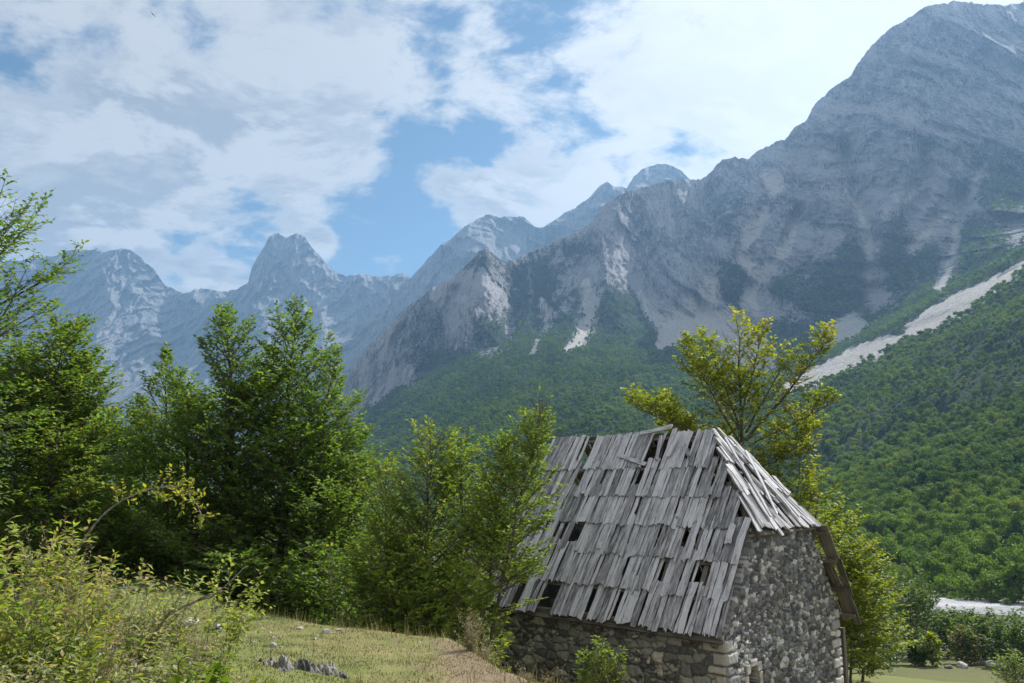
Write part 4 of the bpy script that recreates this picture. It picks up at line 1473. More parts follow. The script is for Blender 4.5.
# ------------------------------------------------------------------ far forest: crowns scattered over the slopes
def crown_proto(name, mat, n, seed, h=9.0, w=6.5, quad=.95):
    """one woodland crown: leaf clumps spread over an uneven, lobed volume"""
    rng = np.random.default_rng(seed)
    lobes = [(np.array([rng.normal(0, .17 * w), rng.normal(0, .17 * w), h * rng.uniform(.35, .80)]), w * rng.uniform(.20, .36)) for _ in range(8)]
    lobes.append((np.array([0, 0, h * .82]), w * .24))
    P, Nn = [], []
    for _ in range(n):
        c, r = lobes[rng.integers(len(lobes))]
        d = unit(rng.normal(0, 1, 3))
        if d[2] < -.3:
            d[2] *= -.6
        P.append(c + d * r * np.array([1, 1, .95]) * rng.uniform(.72, 1.08))
        Nn.append(unit(d + rng.normal(0, .45, 3)))
    P, Nn = np.array(P), np.array(Nn)
    t = unit(np.cross(Nn, rng.normal(0, 1, (n, 3))))
    b = np.cross(Nn, t)
    s = (quad * rng.uniform(.6, 1.25, n))[:, None]
    k = np.stack([P - t * s * .6, P + b * s * .42, P + t * s * .6, P - b * s * .42], 1).reshape(-1, 3)
    F = np.arange(n * 4).reshape(-1, 4)
    tint = np.repeat(rng.random(n), 4)
    me = bpy.data.meshes.new(name)
    me.from_pydata([tuple(v) for v in k], [], [tuple(f) for f in F])
    a = me.attributes.new('tint', 'FLOAT', 'POINT')
    a.data.foreach_set('value', tint.astype(np.float32))
    me.materials.append(mat)
    return bpy.data.objects.new(name, me)          # a pattern only: never linked to the scene


def forest(name, P, mat, nface, quad, smin, smax, seed):
    rng = np.random.default_rng(seed)
    n = len(P)
    me = bpy.data.meshes.new(name)
    me.from_pydata([tuple(p) for p in P], [], [])
    sc = (rng.uniform(smin, smax, n) * (1 + .25 * fbm(P[:, 0] / 60, P[:, 1] / 60, 3, seed))).astype(np.float32)
    for an, av in (('scl', sc), ('rot', rng.uniform(0, 6.28, n).astype(np.float32))):
        a = me.attributes.new(an, 'FLOAT', 'POINT')
        a.data.foreach_set('value', av)
    a = me.attributes.new('idx', 'INT', 'POINT')
    protos = [crown_proto('woodland_crown', mat, nface, seed + i, h=[9, 10, 8, 11, 9][i], w=[6.5, 6, 7, 5.2, 7.2][i], quad=quad) for i in range(5)]
    a.data.foreach_set('value', rng.integers(0, 5, n).astype(np.int32))
    ng = bpy.data.node_groups.new(name, 'GeometryNodeTree')
    ng.interface.new_socket('Geometry', in_out='INPUT', socket_type='NodeSocketGeometry')
    ng.interface.new_socket('Geometry', in_out='OUTPUT', socket_type='NodeSocketGeometry')
    gi, go = ng.nodes.new('NodeGroupInput'), ng.nodes.new('NodeGroupOutput')
    iop = ng.nodes.new('GeometryNodeInstanceOnPoints')
    jn = ng.nodes.new('GeometryNodeJoinGeometry')
    for p in reversed(protos):
        oi = ng.nodes.new('GeometryNodeObjectInfo')
        oi.inputs['Object'].default_value = p
        oi.inputs['As Instance'].default_value = True
        ng.links.new(oi.outputs['Geometry'], jn.inputs[0])

    def named(nm, ty):
        q = ng.nodes.new('GeometryNodeInputNamedAttribute')
        q.data_type = ty
        q.inputs['Name'].default_value = nm
        return [x for x in q.outputs if x.enabled and x.name == 'Attribute'][0]
    ng.links.new(gi.outputs[0], iop.inputs['Points'])
    ng.links.new(jn.outputs[0], iop.inputs['Instance'])
    iop.inputs['Pick Instance'].default_value = True
    ng.links.new(named('idx', 'INT'), iop.inputs['Instance Index'])
    cx = ng.nodes.new('ShaderNodeCombineXYZ')
    ng.links.new(named('rot', 'FLOAT'), cx.inputs[2])
    ng.links.new(cx.outputs[0], iop.inputs['Rotation'])
    ng.links.new(named('scl', 'FLOAT'), iop.inputs['Scale'])
    ng.links.new(iop.outputs[0], go.inputs[0])
    o = bpy.data.objects.new(name, me)
    COL.objects.link(o)
    md = o.modifiers.new('scatter', 'NODES')
    md.node_group = ng
    tag(o, 'dense green broadleaf woodland covering the ' + ('slope across the river' if 'near' in mat.name or mat is M_FOREST else 'feet of the far cliffs'), 'woodland', None, 'stuff')
    return o


_r = np.random.default_rng(19)
_x, _y = _r.uniform(-520, 130, 26000), _r.uniform(95, 1100, 26000)
_ok = (np.abs(_x) < .75 * _y + 20) & (_x < 62 - .12 * np.maximum(0, 200 - _y)) & (fbm(_x / 40, _y / 40, 3, 201) > -.25) & (_r.random(26000) < .45)
_x, _y = _x[_ok], _y[_ok]
FOREST_PTS['near'].append(np.stack([_x, _y, ground_z(_x, _y)], 1))
near = np.concatenate(FOREST_PTS['near'])
far = np.concatenate(FOREST_PTS['far'])
print('forest', len(near), len(far))
forest('woodland', near, M_FOREST, 650, .55, .42, .90, 31)
forest('woodland', far, M_FARWOOD, 240, 1.0, .6, 1.25, 41)

# ------------------------------------------------------------------ trees round the terrace
PEAK = lambda t: np.interp(t, [0, .2, .5, .8, 1], [.85, 1, .86, .48, .06])
ROUND = lambda t: np.interp(t, [0, .2, .5, .8, 1], [.6, .9, 1, .75, .25])

build_tree('beech_tree', [stem_at(240, 18.6, 226, 312, 0, 1.0), stem_at(262, 18.9, 297, 303, .2, .9), stem_at(280, 18.4, 338, 352, -.4, .62), stem_at(215, 18.8, 180, 372, .3, .6)],
           M_BEECH, 'tallest dark green beech on the grassy terrace, with two pointed tops', 'tree', None, 74, 2.85, PEAK, (-2, 62), .05, (.092, .054), .15, .05, .10, .05, .55, 21, clump=.32)
build_tree('beech_tree', [stem_at(168, 20.2, 166, 352, 0, 1.0), stem_at(150, 20.4, 140, 402, .2, .8)],
           M_BEECH, 'slim pointed beech close behind the left side of the tallest beech', 'tree', None, 60, 1.7, PEAK, (0, 60), .05, (.095, .056), .16, .055, .10, .05, .5, 22, clump=.3)
build_tree('beech_tree', [stem_at(38, 15.4, 64, 332, 0, 1.0), stem_at(10, 15.6, 20, 352, .3, .9), stem_at(70, 15.8, 84, 362, .3, .7)],
           M_BEECH, 'bushy green beech at the left edge below the tall feathery tree', 'tree', None, 66, 1.45, ROUND, (0, 55), .05, (.09, .054), .15, .05, .09, .10, .5, 23, clump=.3)
build_tree('beech_tree', [stem_at(-62, 13.6, -30, 222, 0, 1.0), stem_at(-95, 13.9, -90, 180, 0, .9)],
           M_BEECH, 'tall feathery tree leaning into the left edge with upswept sprays against the sky', 'tree', None, 38, 2.3, lambda t: np.interp(t, [0, .3, .6, .85, 1], [.8, 1, 1.0, .75, .2]), (12, 52), .25, (.085, .048), .17, .055, .11, .04, .6, 24, clump=.16)
build_tree('beech_tree', [stem_at(350, 19.6, 352, 432, 0, 1.0), stem_at(330, 19.8, 318, 440, 0, .8)],
           M_BEECH, 'low dark beech filling the right flank of the tallest beech', 'tree', None, 52, 1.5, ROUND, (0, 50), .02, (.095, .055), .16, .055, .08, .05, .5, 25, clump=.3)
build_tree('young_tree', [stem_at(425, 14.4, 430, 432, 0, 1.0), stem_at(452, 14.7, 462, 440, .2, .8), stem_at(398, 14.6, 385, 468, .2, .8)],
           M_LIGHT, 'light green bushy young tree beside the left end of the hut', 'tree', None, 60, 1.3, ROUND, (0, 58), .04, (.075, .036), .13, .042, .07, .10, .4, 26, clump=.25)
build_tree('young_tree', [stem_at(474, 13.6, 543, 407, 0, 1.0), stem_at(466, 13.9, 505, 446, 0, .8)],
           M_LIGHT, 'slender green young tree standing in front of the hut roof', 'tree', None, 62, 1.0, ROUND, (5, 60), .46, (.075, .036), .13, .042, .06, .06, .45, 27, clump=.22)
build_tree('beech_tree', [stem_at(95, 24.5, 98, 418, 0, 1.0), stem_at(112, 24.8, 128, 440, 0, .8), stem_at(60, 24.6, 55, 400, 0, .8)],
           M_BEECH, 'green beech in the gap between the left edge trees and the tallest beech', 'tree', None, 50, 1.9, ROUND, (0, 50), .04, (.11, .065), .2, .07, .09, .10, .5, 28, clump=.3)

# the yellowing tree behind the hut: an open crown of rising limbs
yt = stem_at(744, 23.5, 733, 322, .2, 1.0)
yb = yt[0]


def ylimb(px0, py0, px1, py1, dY, rel):
    return (at(px0, py0, 23.5), at(px1, py1, 23.5 + dY), rel)


build_tree('yellowing_tree', [(yb, at(736, 318, 23.7), .95), ylimb(743, 448, 682, 345, -.8, .6), ylimb(742, 456, 628, 404, -.3, .6), ylimb(744, 440, 706, 338, .5, .5), ylimb(746, 432, 790, 352, .9, .55), ylimb(746, 462, 822, 428, .5, .5), ylimb(743, 462, 660, 428, 1.0, .5), ylimb(745, 440, 832, 335, .6, .7), ylimb(744, 452, 640, 405, .6, .55), ylimb(748, 446, 836, 402, -.7, .6), ylimb(741, 420, 764, 330, -.9, .5), ylimb(740, 430, 700, 372, 1.4, .5),
           ylimb(748, 470, 812, 452, -1.0, .5), ylimb(744, 500, 690, 440, .8, .4)],
           M_YELLOW, 'open crowned yellowing tree rising behind the ridge of the hut', 'tree', None, 46, 1.2, lambda t: np.interp(t, [0, .3, .7, 1], [.35, .8, 1, .45]), (5, 50), .25, (.10, .06), .15, .05, .085, .16, .5, 29, sub=3, clump=.07, stem_wig=.10)
build_tree('yellowing_tree', [stem_at(792, 22.5, 800, 446, 0, 1.0), stem_at(770, 22.8, 768, 452, 0, .7), stem_at(812, 22.4, 822, 478, 0, .7)],
           M_YELLOW, 'lower yellow green tree showing past the hip of the hut roof', 'tree', None, 44, 1.25, ROUND, (0, 45), .15, (.10, .06), .15, .055, .08, .10, .5, 30, clump=.2)
build_tree('yellowing_tree', [stem_at(842, 24.0, 836, 506, 0, 1.0), stem_at(862, 24.4, 866, 548, 0, .8), stem_at(850, 23.6, 850, 560, 0, .7)],
           M_YELLOW, 'yellow green tree beyond the right wall of the hut, branches reaching over the meadow', 'tree', None, 46, 1.45, ROUND, (-5, 45), .08, (.10, .06), .15, .055, .08, .08, .5, 33, clump=.22)

# dark undergrowth at the feet of the terrace trees
under = [(120, 21.0, 540, 1.1, 'low dark bush at the foot of the slim pointed beech'), (190, 19.5, 545, 1.2, 'low dark bush in the deep shade left of the tallest beech'), (255, 17.6, 560, 1.1, 'low dark bush in the deep shade under the tallest beech'),
         (310, 16.4, 548, 1.1, 'leafy bush at the foot of the tallest beech, right of its trunk'), (365, 15.2, 545, 1.1, 'leafy bush rising over the terrace edge between the beech and the young tree'), (410, 13.6, 560, .95, 'leafy bush on the terrace edge under the young tree'),
         (452, 12.9, 575, .8, 'small leafy bush on the terrace edge nearest the hut corner'), (20, 18.5, 470, 1.3, 'dark bush at the left edge under the bushy beech'), (75, 18.0, 490, 1.2, 'dark bush behind the arching bramble')]
for i, (px, Y, pty, rc, lb) in enumerate(under):
    build_tree('bush', [stem_at(px, Y, px + 6, pty, 0, 1.0), stem_at(px - 22, Y + .2, px - 30, pty + 18, 0, .8), stem_at(px + 20, Y + .3, px + 32, pty + 14, 0, .8)],
               M_LIGHT if i in (5, 6) else M_BEECH, lb, 'bush', None, 34, rc, ROUND, (0, 50), .02, (.09, .052), .16, .055, .05, .08, .45, 60 + i, sub=2, clump=.3)
build_tree('bush', [stem_at(598, 12.9, 600, 650, 0, 1.0), stem_at(590, 12.9, 584, 662, 0, .8), stem_at(606, 12.9, 618, 660, 0, .8)],
           M_LIGHT, 'small bright green bush against the front wall of the hut', 'bush', None, 26, .42, ROUND, (20, 65), .3, (.065, .030), .09, .04, .03, .05, .3, 71, sub=2)

# trees on the valley floor along the meadow
VAL = [  # px, Y, height m, reach m, label
    (872, 76, 7.6, 2.9, 'big round dark green tree at the left end of the meadow'),
    (912, 92, 6.6, 2.5, 'round mid green tree behind the two meadow boulders'),
    (933, 84, 3.8, 1.1, 'small bright green sapling beside the meadow boulders'),
    (948, 95, 6.0, 2.2, 'dark round tree between the sapling and the brownish tree'),
    (966, 88, 4.6, 1.9, 'brownish leaved tree on the meadow edge'),
    (986, 90, 6.0, 2.0, 'tall blue green tree right of the brownish tree'),
    (1006, 86, 5.2, 1.8, 'dense green tree on the meadow edge close to the right frame'),
    (1026, 82, 5.6, 2.0, 'green tree cut by the right frame on the meadow edge'),
    (1016, 50, 3.0, 1.6, 'light green bush at the bottom right corner'),
    (895, 120, 7.0, 2.8, 'green tree behind the big round dark tree'),
    (925, 128, 6.0, 2.4, 'green tree at the left tip of the river gravel'),
    (905, 140, 7.5, 3.0, 'tall green tree furthest back at the left tip of the river gravel'),
    (940, 116, 5.4, 2.0, 'slim green tree in front of the river gravel'),
    (966, 112, 4.8, 2.0, 'low dark tree in front of the river gravel'),
    (890, 84, 4.2, 1.7, 'low dark green bush leaning on the big round tree'),
    (918, 84, 1.4, .9, 'small dark shrub left of the meadow boulders'),
    (1000, 104, 4.2, 1.6, 'slim dark tree standing before the gravel near the right frame'),
    (958, 100, 6.4, 2.4, 'broad green tree in the band behind the brownish tree'), (995, 96, 6.6, 2.4, 'broad green tree in the band behind the blue green tree'),
    (975, 104, 6.2, 2.2, 'slim green tree in the band above the brownish tree'), (1018, 98, 6.6, 2.4, 'broad green tree in the band at the right frame'), (885, 100, 8.2, 2.8, 'tall pale green tree in the band just right of the big round tree'),
    (925, 100, 7.2, 2.6, 'broad dark green tree in the band above the meadow boulders'), (858, 92, 8.0, 2.8, 'dark green tree in the band nearest the hut post'), (1036, 90, 6.4, 2.4, 'dark tree in the band mostly cut by the right frame'),
    (850, 110, 8.0, 3.2, 'dark green tree showing just right of the hut post'),
]
for i, (px, Y, h, rc, lb) in enumerate(VAL):
    h, rc = (h * 1.35, rc * 1.3) if px < 930 else (h * .76, rc * 1.15)
    b = stem_at(px, Y, px, 500)[0]
    top = b + np.array([RNG.normal(0, .25), 0, h])
    top2 = b + np.array([-.35 * rc, .2, h * .82])
    top3 = b + np.array([.38 * rc, -.2, h * .78])
    mt = M_YELLOW if i == 2 else M_LIGHT if i == 8 else M_VALLEY
    big_ = Y > 70
    build_tree('valley_tree' if h > 2 else 'shrub', [(b, top, 1.0), (b, top2, .8), (b, top3, .8)], mt, lb, 'tree' if h > 2 else 'bush', None, 26, rc * .8, ROUND, (0, 50), .06, (.30, .20) if big_ else (.16, .09), .36, .17, .08, .5 if i == 4 else .06, .35, 80 + i, sub=1, clump=.25)

# ------------------------------------------------------------------ turf, weeds, shrubs of the foreground
def blades(P, H, W, lean, rng, segs=1):
    n = len(P)
    az = rng.uniform(0, 6.283, n)
    s = np.stack([np.cos(az), np.sin(az), 0 * az], 1)
    l = np.stack([np.cos(az + 1.6), np.sin(az + 1.6), 0 * az], 1) * (lean * rng.normal(0, 1, n))[:, None]
    V = np.stack([P - s * W[:, None] / 2, P + s * W[:, None] / 2, P + (l + [0, 0, 1.]) * H[:, None]], 1).reshape(-1, 3)
    return V, np.arange(n * 3).reshape(-1, 3)


def build_turf():
    rng = np.random.default_rng(77)
    n = 260000
    Y = rng.uniform(5.2, 22, n) ** 1.0
    px = rng.uniform(20, 640, n)
    x = (px - CXP) / FPX * Y
    ye = np.interp(px, EDGE_PX, EDGE_Y)
    ok = (Y < ye + .9) & (rng.random(n) < np.clip(9 / Y, .25, 1))
    d = fbm(x / .6, Y / .6, 3, 161) + .5 * fbm(x / .12, Y / .12, 2, 162)
    ok &= d > rng.uniform(-.55, .25, n)
    x, Y = x[ok], Y[ok]
    z = ground_z(x, Y)
    P = np.stack([x, Y, z - .004], 1)
    n = len(x)
    dd = fbm(x / 1.1, Y / 1.1, 3, 163)
    dryv = np.clip(.28 + 1.2 * dd + rng.normal(0, .25, n), 0, 1)
    H = rng.uniform(.010, .030, n) * (1 + .8 * np.clip(fbm(x / .5, Y / .5, 2, 164), 0, 1))
    V, F = blades(P, H, rng.uniform(.005, .011, n), .7, rng)
    m, nt, out = new_mat('grass_blades')
    c = mixc(nt, attr(nt, 'tint'), (.085, .11, .030), (.165, .175, .05))
    c = mixc(nt, attr(nt, 'dry'), c, (.27, .22, .105))
    b = principled(nt, out, c, .8, None, .1)
    o = mesh_obj('turf', V, F, m, None, {'tint': np.repeat(rng.random(n), 3), 'dry': np.repeat(dryv, 3)})
    tag(o, 'short dry turf on the terrace in the foreground', 'grass', None, 'stuff')
    # long grass and stalks along the terrace edge
    n = 5200
    px = rng.uniform(225, 640, n)
    ye = np.interp(px, EDGE_PX, EDGE_Y)
    Y = ye + rng.normal(.15, .28, n)
    cpx, cy = rng.uniform(150, 620, 260), rng.uniform(6, 15, 260)      # tufts in the turf
    k = rng.integers(0, 260, 5200)
    tuft = np.arange(n) < 2600
    Y = np.where(tuft, np.minimum(cy[k] + rng.normal(0, .05, n), ye), Y)
    px = np.where(tuft, cpx[k] + rng.normal(0, 5, n) * 8 / cy[k], px)
    x = (px - CXP) / FPX * Y
    keep = (fbm(x / .35, Y / .35, 3, 171) > rng.uniform(-.2, .55, n)) | tuft
    short = np.where(tuft, .45, 1.0)[keep]
    x, Y = x[keep], Y[keep]
    n = len(x)
    P = np.stack([x, Y, ground_z(x, Y) - .01], 1)
    H = rng.gamma(4, .030, n) * short
    V, F = blades(P, H, rng.uniform(.006, .012, n), .35, rng)
    o = mesh_obj('long_grass', V, F, m, None, {'tint': np.repeat(rng.random(n), 3), 'dry': np.repeat(np.clip(rng.normal(.75, .25, n), 0, 1), 3)})
    tag(o, 'tufts of long straw coloured grass along the terrace edge', 'grass', None, 'stuff')


build_turf()


def shrub(name, label, base, n, height, spread, leaf, mat, seed, gap=.035, arch=.8, side=True, side_len=.22, dry=.1, stem_r=.004, cat='shrub', group=None, bare=.15, up=1.0, stem_mat=None, droop_leaf=.2):
    """stems rising from one root, arching outward, with side sprigs and leaves"""
    rng = np.random.default_rng(seed)
    base = np.array(base, float)
    s0, s1, r0, r1 = [], [], [], []
    P, D, L = [], [], []
    for i in range(n):
        az = rng.uniform(0, 6.283)
        h = height * rng.uniform(.55, 1.1)
        out = spread * rng.uniform(.2, 1)
        k = 9
        t = np.linspace(0, 1, k + 1)
        hor = np.array([math.cos(az), math.sin(az), 0])
        b = base + np.array([rng.normal(0, .10 * spread), rng.normal(0, .10 * spread), 0])
        pts = b + hor * (out * t ** 1.6)[:, None] + np.array([0, 0, 1.]) * (h * (t - (1 - up) * .5 * t ** 2 - .18 * arch * t ** 3))[:, None]
        pts += np.cumsum(rng.normal(0, .012 * h, (k + 1, 3)), 0) * t[:, None]
        rr = stem_r * (1 - .8 * t)
        s0 += list(pts[:-1]); s1 += list(pts[1:]); r0 += list(rr[:-1]); r1 += list(rr[1:])
        for a in range(k):
            if t[a + 1] <= bare:
                continue
            d = pts[a + 1] - pts[a]
            P.append(pts[a]); D.append(d / np.linalg.norm(d)); L.append(np.linalg.norm(d))
            if side:
                for q in range(2):
                    f = rng.random()
                    p = pts[a] + d * f
                    sd = unit(np.cross(d, rng.normal(0, 1, 3)))
                    dd = unit(d / np.linalg.norm(d) * .7 + sd * .8 + np.array([0, 0, .15]))
                    ln = side_len * (1.15 - t[a]) * rng.uniform(.5, 1.2)
                    P.append(p); D.append(dd); L.append(ln)
                    s0.append(p); s1.append(p + dd * ln); r0.append(stem_r * .4); r1.append(stem_r * .15)
    P, D, L = np.array(P), np.array(D), np.array(L)
    cnt = np.maximum(1, (L / gap).astype(int))
    ti = np.repeat(np.arange(len(P)), cnt)
    w = np.arange(len(ti)) - np.repeat(np.cumsum(cnt) - cnt, cnt)
    f = (w + .5) / cnt[ti]
    lp = P[ti] + D[ti] * (L[ti] * f)[:, None]
    sd = unit(np.cross(D[ti], np.array([[0, 0, 1.]]) + rng.normal(0, .25, (len(ti), 3))))
    sg = np.where(w % 2 == 0, 1, -1)[:, None]
    ld = unit(D[ti] * rng.uniform(.3, .9, (len(ti), 1)) + sd * sg * rng.uniform(.5, 1, (len(ti), 1)) + rng.normal(0, .2, (len(ti), 3)) - np.array([[0, 0, droop_leaf]]))
    upv = unit(np.array([[0, 0, 1.]]) + rng.normal(0, .45, (len(ti), 3)))
    V, F = leaf_quads(lp, ld, upv, leaf[0] * rng.uniform(.55, 1.2, len(ti)), leaf[1] * rng.uniform(.6, 1.2, len(ti)))
    root = empty(name, base)
    tag(root, label, cat, group)
    tv, tf = tubes(np.array(s0), np.array(s1), np.array(r0), np.array(r1), 4)
    mesh_obj('stems', tv - base, tf, stem_mat or M_BARK, root, None, True)
    spray = rng.random(len(P))
    mesh_obj('leaves', V - base, F, mat, root, {'tint': np.repeat(np.clip(.5 * rng.random(len(ti)) + .5 * spray[ti], 0, 1), 4), 'dry': np.repeat((rng.random(len(ti)) < dry) * rng.uniform(.5, 1, len(ti)), 4)})
    return root


def gp(px, Y, dz=-.03):
    b = stem_at(px, Y, px, 500)[0]
    return b + np.array([0, 0, dz + .05])


SH = [  # px, Y, n, height, spread, leaf, material, dry, label, extra
    (52, 6.2, 16, 1.35, .42, (.085, .026), M_SHRUB, .12, 'tall feathery yellow green shrub at the left, top of the weed bank', dict(gap=.028, side_len=.26)),
    (12, 5.6, 14, 1.25, .45, (.075, .024), M_SHRUB, .30, 'yellow and rust tinged shrub cut by the left frame', dict(gap=.03, side_len=.24)),
    (100, 6.8, 14, 1.05, .50, (.07, .028), M_SHRUB, .35, 'shrub with reddish withered leaves under the arching bramble', dict(gap=.032, side_len=.24)),
    (140, 6.0, 16, .95, .50, (.06, .022), M_SAGE, .20, 'grey green weedy shrub in the middle of the weed bank', dict(gap=.03)),
    (170, 7.2, 12, .95, .60, (.055, .028), M_SHRUB, .30, 'open brownish green shrub with a bare twig, right of the bramble root', dict(gap=.04, bare=.3)),
    (222, 7.6, 11, 1.0, .62, (.060, .034), M_SHRUB, .05, 'lime green sprig shrub leaning right against the dark shade of the beech', dict(gap=.034, bare=.3, side_len=.26)),
    (195, 5.0, 13, .72, .40, (.11, .08), M_LIGHT, .02, 'broad leaved green plant at the bottom of the weed bank', dict(gap=.05, side_len=.16)),
    (225, 4.9, 11, .70, .36, (.10, .045), M_YELLOW, .10, 'bright yellow green plant right of the broad leaved plant', dict(gap=.035, side_len=.2)),
    (70, 4.7, 13, .80, .40, (.07, .020), M_YELLOW, .10, 'yellow green ferny plant at the bottom left', dict(gap=.024, side_len=.22)),
    (20, 4.4, 15, .85, .45, (.05, .016), M_SAGE, .25, 'silvery green weed at the bottom left corner', dict(gap=.022)),
    (115, 4.6, 14, .72, .42, (.05, .018), M_SAGE, .22, 'grey green weed at the bottom, left of the broad leaved plant', dict(gap=.022)),
    (150, 4.9, 12, .75, .42, (.06, .022), M_SAGE, .18, 'dull green weed between the grey green weed and the broad leaved plant', dict(gap=.028)),
    (85, 5.6, 14, 1.0, .45, (.055, .018), M_SHRUB, .40, 'rusty weed with drooping leaves below the tall feathery shrub', dict(gap=.026)),
    (35, 5.1, 14, 1.05, .45, (.065, .022), M_LIGHT, .10, 'green weed standing below the tall feathery shrub', dict(gap=.028)),
    (250, 5.4, 9, .50, .36, (.055, .028), M_LIGHT, .06, 'low green plant at the right end of the weed bank, before the rock outcrop', dict(gap=.03)),
    (205, 6.0, 12, .72, .50, (.05, .020), M_SAGE, .30, 'dull weed behind the yellow green plant', dict(gap=.028)),
    (60, 7.4, 12, 1.0, .55, (.06, .024), M_LIGHT, .12, 'green shrub behind the tall feathery shrub', dict(gap=.03)),
    (120, 8.0, 12, .80, .55, (.055, .022), M_SAGE, .22, 'low shrub at the back of the weed bank by the white stones', dict(gap=.03)),
    (175, 5.6, 12, .70, .45, (.06, .024), M_LIGHT, .06, 'fresh green weed behind the broad leaved plant', dict(gap=.03)),
    (-15, 5.0, 14, 1.2, .5, (.07, .024), M_SHRUB, .20, 'weedy shrub mostly outside the left frame', dict(gap=.03)),
]
for i, (px, Y, n, h, sp, lf, mt, dr, lb, kw) in enumerate(SH):
    shrub('weed_shrub', lb, gp(px, Y), max(8, int(n * .88)), h, sp, (lf[0] * 1.05, lf[1] * 1.12), mt, 200 + i, dry=dr, **kw)

# tall dried stalks by the hut corner and along the edge
for i, (px, Y, n, h, sp, lb) in enumerate([(470, 9.7, 26, .50, .22, 'clump of tall dried stalks at the left corner of the hut'), (486, 9.5, 18, .36, .25, 'shorter dried stalks just right of the tall clump'),
                                           (255, 15.4, 10, .62, .16, 'pale seed heads standing against the deep shade of the beech'), (330, 12.8, 9, .40, .3, 'thin pale stalks on the terrace edge below the beech'), (535, 8.4, 14, .26, .25, 'dry tuft on the terrace edge in front of the hut wall'),
    (28, 5.3, 22, 1.1, .22, 'straw coloured stalks rising through the weeds at the left frame'), (92, 5.2, 22, .95, .25, 'straw coloured stalks below the rusty weed'), (140, 5.1, 18, .72, .25, 'straw coloured stalks in the middle of the weed bank'), (68, 5.9, 20, 1.15, .25, 'pale dead stalks under the tall feathery shrub'), (185, 6.4, 16, .62, .3, 'brown dead stalks left of the lime green sprig shrub')]):
    shrub('dry_weed', lb, gp(px, Y), n, h, sp, (.030, .010), M_DRY, 240 + i, gap=.022, side_len=.07, dry=.25, stem_r=.0028, arch=.3, cat='weed', stem_mat=M_DEADWOOD, droop_leaf=0)


def bramble():
    rng = np.random.default_rng(91)
    base = gp(62, 6.4)
    pix = [(62, 585), (78, 548), (100, 517), (122, 500), (150, 489), (172, 486), (188, 492), (198, 506), (203, 520)]
    pts = np.array([base] + [at(x, y, 6.4 - .05 * i) for i, (x, y) in enumerate(pix)])
    t = np.linspace(0, 1, len(pts))
    tt = np.linspace(0, 1, 60)
    ax = np.stack([np.interp(tt, t, pts[:, k]) for k in range(3)], 1)
    ker = np.ones(5) / 5
    for k in range(3):
        ax[2:-2, k] = np.convolve(ax[:, k], ker, mode='valid')
    s0, s1 = list(ax[:-1]), list(ax[1:])
    r0 = list(np.linspace(.010, .0025, 59))
    r1 = r0[1:] + [.002]
    P, D, L = [], [], []
    for i in range(24, 59):
        d = unit(ax[i + 1] - ax[i])
        for q in range(3):
            sd = unit(np.cross(d, rng.normal(0, 1, 3)))
            dd = unit(.6 * d + sd + np.array([0, 0, .35]))
            ln = rng.uniform(.05, .17) * (1.3 if i < 45 else .8)
            if rng.random() < .42:
                P.append(ax[i]); D.append(dd); L.append(ln)
                s0.append(ax[i]); s1.append(ax[i] + dd * ln); r0.append(.0028); r1.append(.001)
    P, D, L = np.array(P), np.array(D), np.array(L)
    cnt = np.maximum(2, (L / .02).astype(int))
    ti = np.repeat(np.arange(len(P)), cnt)
    w = np.arange(len(ti)) - np.repeat(np.cumsum(cnt) - cnt, cnt)
    lp = P[ti] + D[ti] * (L[ti] * (w + .6) / cnt[ti])[:, None]
    sd = unit(np.cross(D[ti], rng.normal(0, 1, (len(ti), 3))))
    ld = unit(.6 * D[ti] + sd)
    V, F = leaf_quads(lp, ld, unit(rng.normal(0, .5, (len(ti), 3)) + [[0, 0, 1]]), rng.uniform(.025, .05, len(ti)), rng.uniform(.018, .032, len(ti)))
    root = empty('bramble', base)
    tag(root, 'long arching bramble twig with small yellowish leaves curving over the dark bushes', 'bramble')
    tv, tf = tubes(np.array(s0), np.array(s1), np.array(r0), np.array(r1), 5)
    mesh_obj('stems', tv - base, tf, M_DEADWOOD, root, None, True)
    mesh_obj('leaves', V - base, F, M_YELLOW, root, {'tint': np.repeat(rng.random(len(ti)), 4), 'dry': np.repeat(.6 * (rng.random(len(ti)) < .5), 4)})


bramble()


def dead_branch(label, pix, Y, r, seed):
    rng = np.random.default_rng(seed)
    pts = np.array([at(x, y, Y + dy) for x, y, dy in pix])
    tt = np.linspace(0, 1, 18)
    ax = np.stack([np.interp(tt, np.linspace(0, 1, len(pts)), pts[:, k]) for k in range(3)], 1) + rng.normal(0, .006, (18, 3))
    s0, s1 = list(ax[:-1]), list(ax[1:])
    rr = np.linspace(r, r * .3, 18)
    r0, r1 = list(rr[:-1]), list(rr[1:])
    for i in range(5, 16, 2):
        d = unit(unit(ax[i + 1] - ax[i]) + rng.normal(0, .6, 3))
        p = ax[i]
        for q in range(3):
            e = p + (d + rng.normal(0, .2, 3)) * rng.uniform(.06, .14)
            s0.append(p); s1.append(e); r0.append(r * .35 * (1 - .25 * q)); r1.append(r * .28 * (1 - .25 * q))
            p = e
    V, F = tubes(np.array(s0), np.array(s1), np.array(r0), np.array(r1), 5)
    o = mesh_obj('dead_branch', V, F, M_DEADWOOD, None, None, True, origin=ax[0])
    tag(o, label, 'branch')


dead_branch('grey dead branch slanting up through the shrubs by the white stones', [(110, 650, 0), (150, 625, .1), (185, 606, .1), (225, 590, .2)], 6.3, .018, 5)
dead_branch('thin dark dead twig lying low in the weed bank', [(90, 655, 0), (130, 640, .1), (165, 632, .1)], 5.6, .012, 6)


